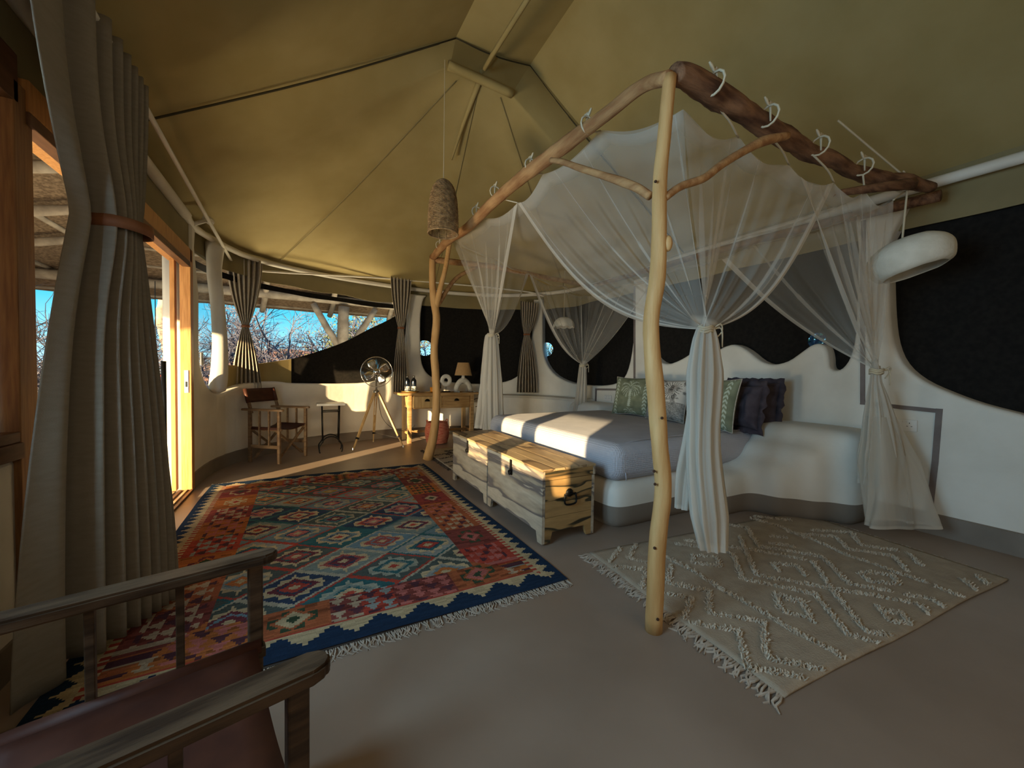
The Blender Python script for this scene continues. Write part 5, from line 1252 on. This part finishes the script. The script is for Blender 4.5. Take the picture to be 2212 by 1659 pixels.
# unseen wall added outside to keep the sun off the kilim
bm = B(); box(bm, -2.75, -2.55, .78, 2.82, -.1, 2.2, .03); struct('sun_blocker', bm, 'plaster')
# thatch overhangs
def thatch(name, a, b_, c_, d_):
    bm = B(); sheet(bm, *[Vector(p) for p in (a, b_, c_, d_)], 30, 8, 0); 
    for v in bm.verts: v.co.z += .03*fn_noise(v.co*3)
    o = struct(name, bm, 'thatch'); solidify(o, .22, -1); return o
thatch('veranda_thatch', (-4.4, -6, 2.36), (-4.4, 9.1, 2.36), (-1.2, 7.0, 3.25), (-1.2, -6, 3.25))
thatch('veranda_thatch', (-4.4, 9.1, 2.36), (8.0, 9.1, 2.36), (4.6, 7.0, 3.25), (-1.2, 7.0, 3.25))
def logm(bm, a, b_, r0, r1, wob=.03):
    a = Vector(a); b_ = Vector(b_); pts = [a.lerp(b_, k/5)+V(fn_noise((k*1.3, a.x, a.y)), fn_noise((a.x, k*1.3, 5)), 0)*wob for k in range(6)]; tube(bm, catmull(pts, 3), [r0, r1], 9, bumpy=.2)
for k in range(9):
    x = -3.6+k*1.05; bm = B(); logm(bm, (x+.25*(x-1.6)*.6, 9.05, 2.30), (x, 7.05, 3.12), .05, .055); struct('roof_rafter', bm, 'log', smooth=True)
for k in range(9):
    y = -1.0+k*1.0; bm = B(); logm(bm, (-4.35, y, 2.30), (-1.25, y, 3.12), .05, .055); struct('roof_rafter', bm, 'log', smooth=True)
for k in range(5):
    bm = B(); y = 9.0-k*.42; z_ = 2.36+.42*(9.1-y); logm(bm, (-4, y, z_), (6, y, z_), .024, .024, .02); struct('roof_batten', bm, 'log', smooth=True)
bm = B(); zb = ony(700, 648, 8.4).z; logm(bm, (-4.2, 8.4, zb), (6.5, 8.4, zb+.03), .08, .08, .02); struct('roof_beam', bm, 'log', smooth=True)
for k in range(4):
    bm = B(); x = -1.9-k*.75; z_ = 2.34+.278*(x+4.4); logm(bm, (x, -5, z_), (x, 8.6, z_), .03, .03, .02); struct('roof_batten', bm, 'log', smooth=True)
# forked posts
def post(name, label, base, h_, r, forks, m='log', pts=None, grp=None, smooth_=True):
    t = thing(name, label, 'post', base, 0, grp); bm = B()
    P = pts or [V(0, 0, 0), V(.03, .02, h_*.35), V(-.02, 0, h_*.7), V(0, 0, h_)]
    tube(bm, catmull(P, 6), r, 14, bumpy=.25); obj('trunk', bm, m, t, True)
    for f in forks: bm = B(); tube(bm, catmull([V(0, 0, f[0]), V(f[1]*.5, f[2]*.5, (f[0]+f[3])/2-.02), V(f[1], f[2], f[3])], 4), [r[0]*.55, r[0]*.45], 9, bumpy=.2); obj('brace', bm, m, t, True)
PO = ony(743, 690, 8.4)
post('veranda_post', 'grey wooden post with two V braces outside the far window', (PO.x, 8.4, -.1), zb-.0, [.13, .10], [(1.55, -.55, 0, zb+.01), (1.55, .6, 0, zb+.01)])
PG = onx(360, 700, -2.6)
gp = [onv(x, y, (PG.x, PG.y)) for x, y in [(372, 985), (362, 900), (368, 830), (365, 770), (358, 720), (352, 680), (360, 640), (355, 610), (352, 560)]]
gb = V(gp[0].x, gp[0].y, -.05); post('gnarled_post', 'gnarled grey tree trunk post standing outside the open door', gb, 2, [.10, .10, .085, .10, .12, .13, .13, .12, .12], [], pts=[p-gb for p in gp])
# trees and bushes
def branch(bm, p, d, L, r, depth, seg=4):
    n_ = 3; pts = [p]; q_ = p
    for k in range(n_): d = (d+V(random.gauss(0, .22), random.gauss(0, .22), random.gauss(.02, .16))).normalized(); q_ = q_+d*L/n_; pts.append(q_)
    tube(bm, pts, [r, r*.6], seg if depth > 1 else 3, cap=False)
    if depth > 0:
        for k in range(random.choice((3, 4))): 
            f = random.uniform(.3, 1.0)*n_; i = min(n_-1, int(f)); s = pts[i].lerp(pts[i+1], f-i); nd = (d+V(random.gauss(0, .75), random.gauss(0, .75), random.gauss(.1, .5))).normalized(); branch(bm, s, nd, L*random.uniform(.6, .85), r*.55, depth-1, seg)
def tree(name, label, base, h_, m, depth=4, leafy=0, cat='tree', grp='thorn bushes outside the tent', spread=.5, stems=3):
    t = thing(name, label, cat, base, random.uniform(0, 6), grp)
    bm = B(); 
    for s in range(stems): a = 2*PI*s/stems+random.random(); branch(bm, V(0, 0, 0), V(math.cos(a)*spread, math.sin(a)*spread, 1).normalized(), h_*.42, h_*.022, depth, 5)
    tips = [v.co.copy() for v in bm.verts]; o = obj('branches', bm, m, t); o['kind'] = 'stuff'
    if leafy:
        bm = B()
        for _ in range(leafy):
            p = random.choice(tips)+V(random.gauss(0, .08), random.gauss(0, .08), random.gauss(0, .06))
            if p.z < h_*.3: continue
            s = random.uniform(.015, .035); n_ = V(random.gauss(0, 1), random.gauss(0, 1), random.gauss(0, 1)).normalized(); a = n_.orthogonal().normalized()*s; b_ = n_.cross(a)
            bm.faces.new([bm.verts.new(p+x) for x in (a, b_, -a, -b_)])
        l_ = obj('leaves', bm, 'leafy', t); l_['kind'] = 'stuff'
    return t
def place(px, dist): d = ray(px, 800); k = dist/math.hypot(d.x, d.y); return V(d.x*k, d.y*k, -.25)
tree('thorn_tree', 'broad bare thorn tree whose branches fill the middle of the far window', place(620, 15), 4.6, 'twig', 5, 0, stems=4, spread=.8)
tree('thorn_tree', 'leafy thorn tree showing at the right end of the far window', place(800, 14.5), 4.4, 'twig', 4, 9000, stems=4, spread=.7)
tree('thorn_tree', 'grey thorn tree seen at the left edge of the far window', place(500, 17), 4.0, 'twig', 5, 0, stems=3, spread=.7)
tree('thorn_tree', 'grey thorn tree seen through the open door', place(362, 13), 3.8, 'twig', 4, 0, stems=4, spread=.7)
tree('thorn_tree', 'tall grey thorn tree seen through the near left window', place(-10, 9), 3.4, 'twig', 5, 0, stems=4, spread=.7)
tree('thorn_tree', 'bushy tree seen through the porthole left of the bent canopy post', place(922, 12.5), 3.6, 'twig', 4, 3500, stems=4, spread=.7)
tree('thorn_tree', 'bushy tree seen through the porthole behind the scalloped pendant', place(1182, 12.5), 3.3, 'twig', 4, 3500, stems=4, spread=.7)
tree('thorn_tree', 'bushy tree seen through the porthole above the headboard', place(1768, 11), 4.4, 'twig', 4, 3500, stems=4, spread=.7)
k_ = 0
for px, ds, hh in [(520, 12, 1.7), (600, 11.5, 1.5), (680, 12.5, 1.8), (740, 13.5, 1.9), (450, 12, 2.0), (345, 9.5, 1.6), (385, 11, 1.8), (20, 7.5, 1.6), (-60, 8, 1.8), (560, 16, 2.6), (700, 17, 2.8), (860, 16, 2.8)]:
    tree('thorn_bush', ['low purple grey bush under the left part of the far window view', 'low purple grey bush in the middle of the far window view', 'low bush right of centre in the far window view', 'low bush beside the veranda post with V braces', 'low bush seen through the small glass panel by the pillar', 'low bush seen through the door left of the gnarled post', 'low bush seen through the door right of the gnarled post', 'low bush in the near left window beside the timber post', 'low bush at the outer left of the near window', 'distant grey bush behind the bare thorn tree', 'distant grey bush behind the veranda post braces', 'distant bush at the right end of the far window'][k_], place(px, ds), hh, 'twig', 4, 0, 'bush', stems=6, spread=1.1); k_ += 1
for px, ds, s in [(690, 22, 3.0)]:
    bm = B(); bmesh.ops.create_icosphere(bm, subdivisions=4, radius=1)
    for v in bm.verts: v.co = V(v.co.x*s*2, v.co.y*s, v.co.z*s*.75)*(1+.18*fn_noise(v.co*2.5))
    o = obj('red_rock', bm, 'rock', None, True, place(px, ds)); tag(o, 'rounded reddish rock outcrop far beyond the far window', 'rock')
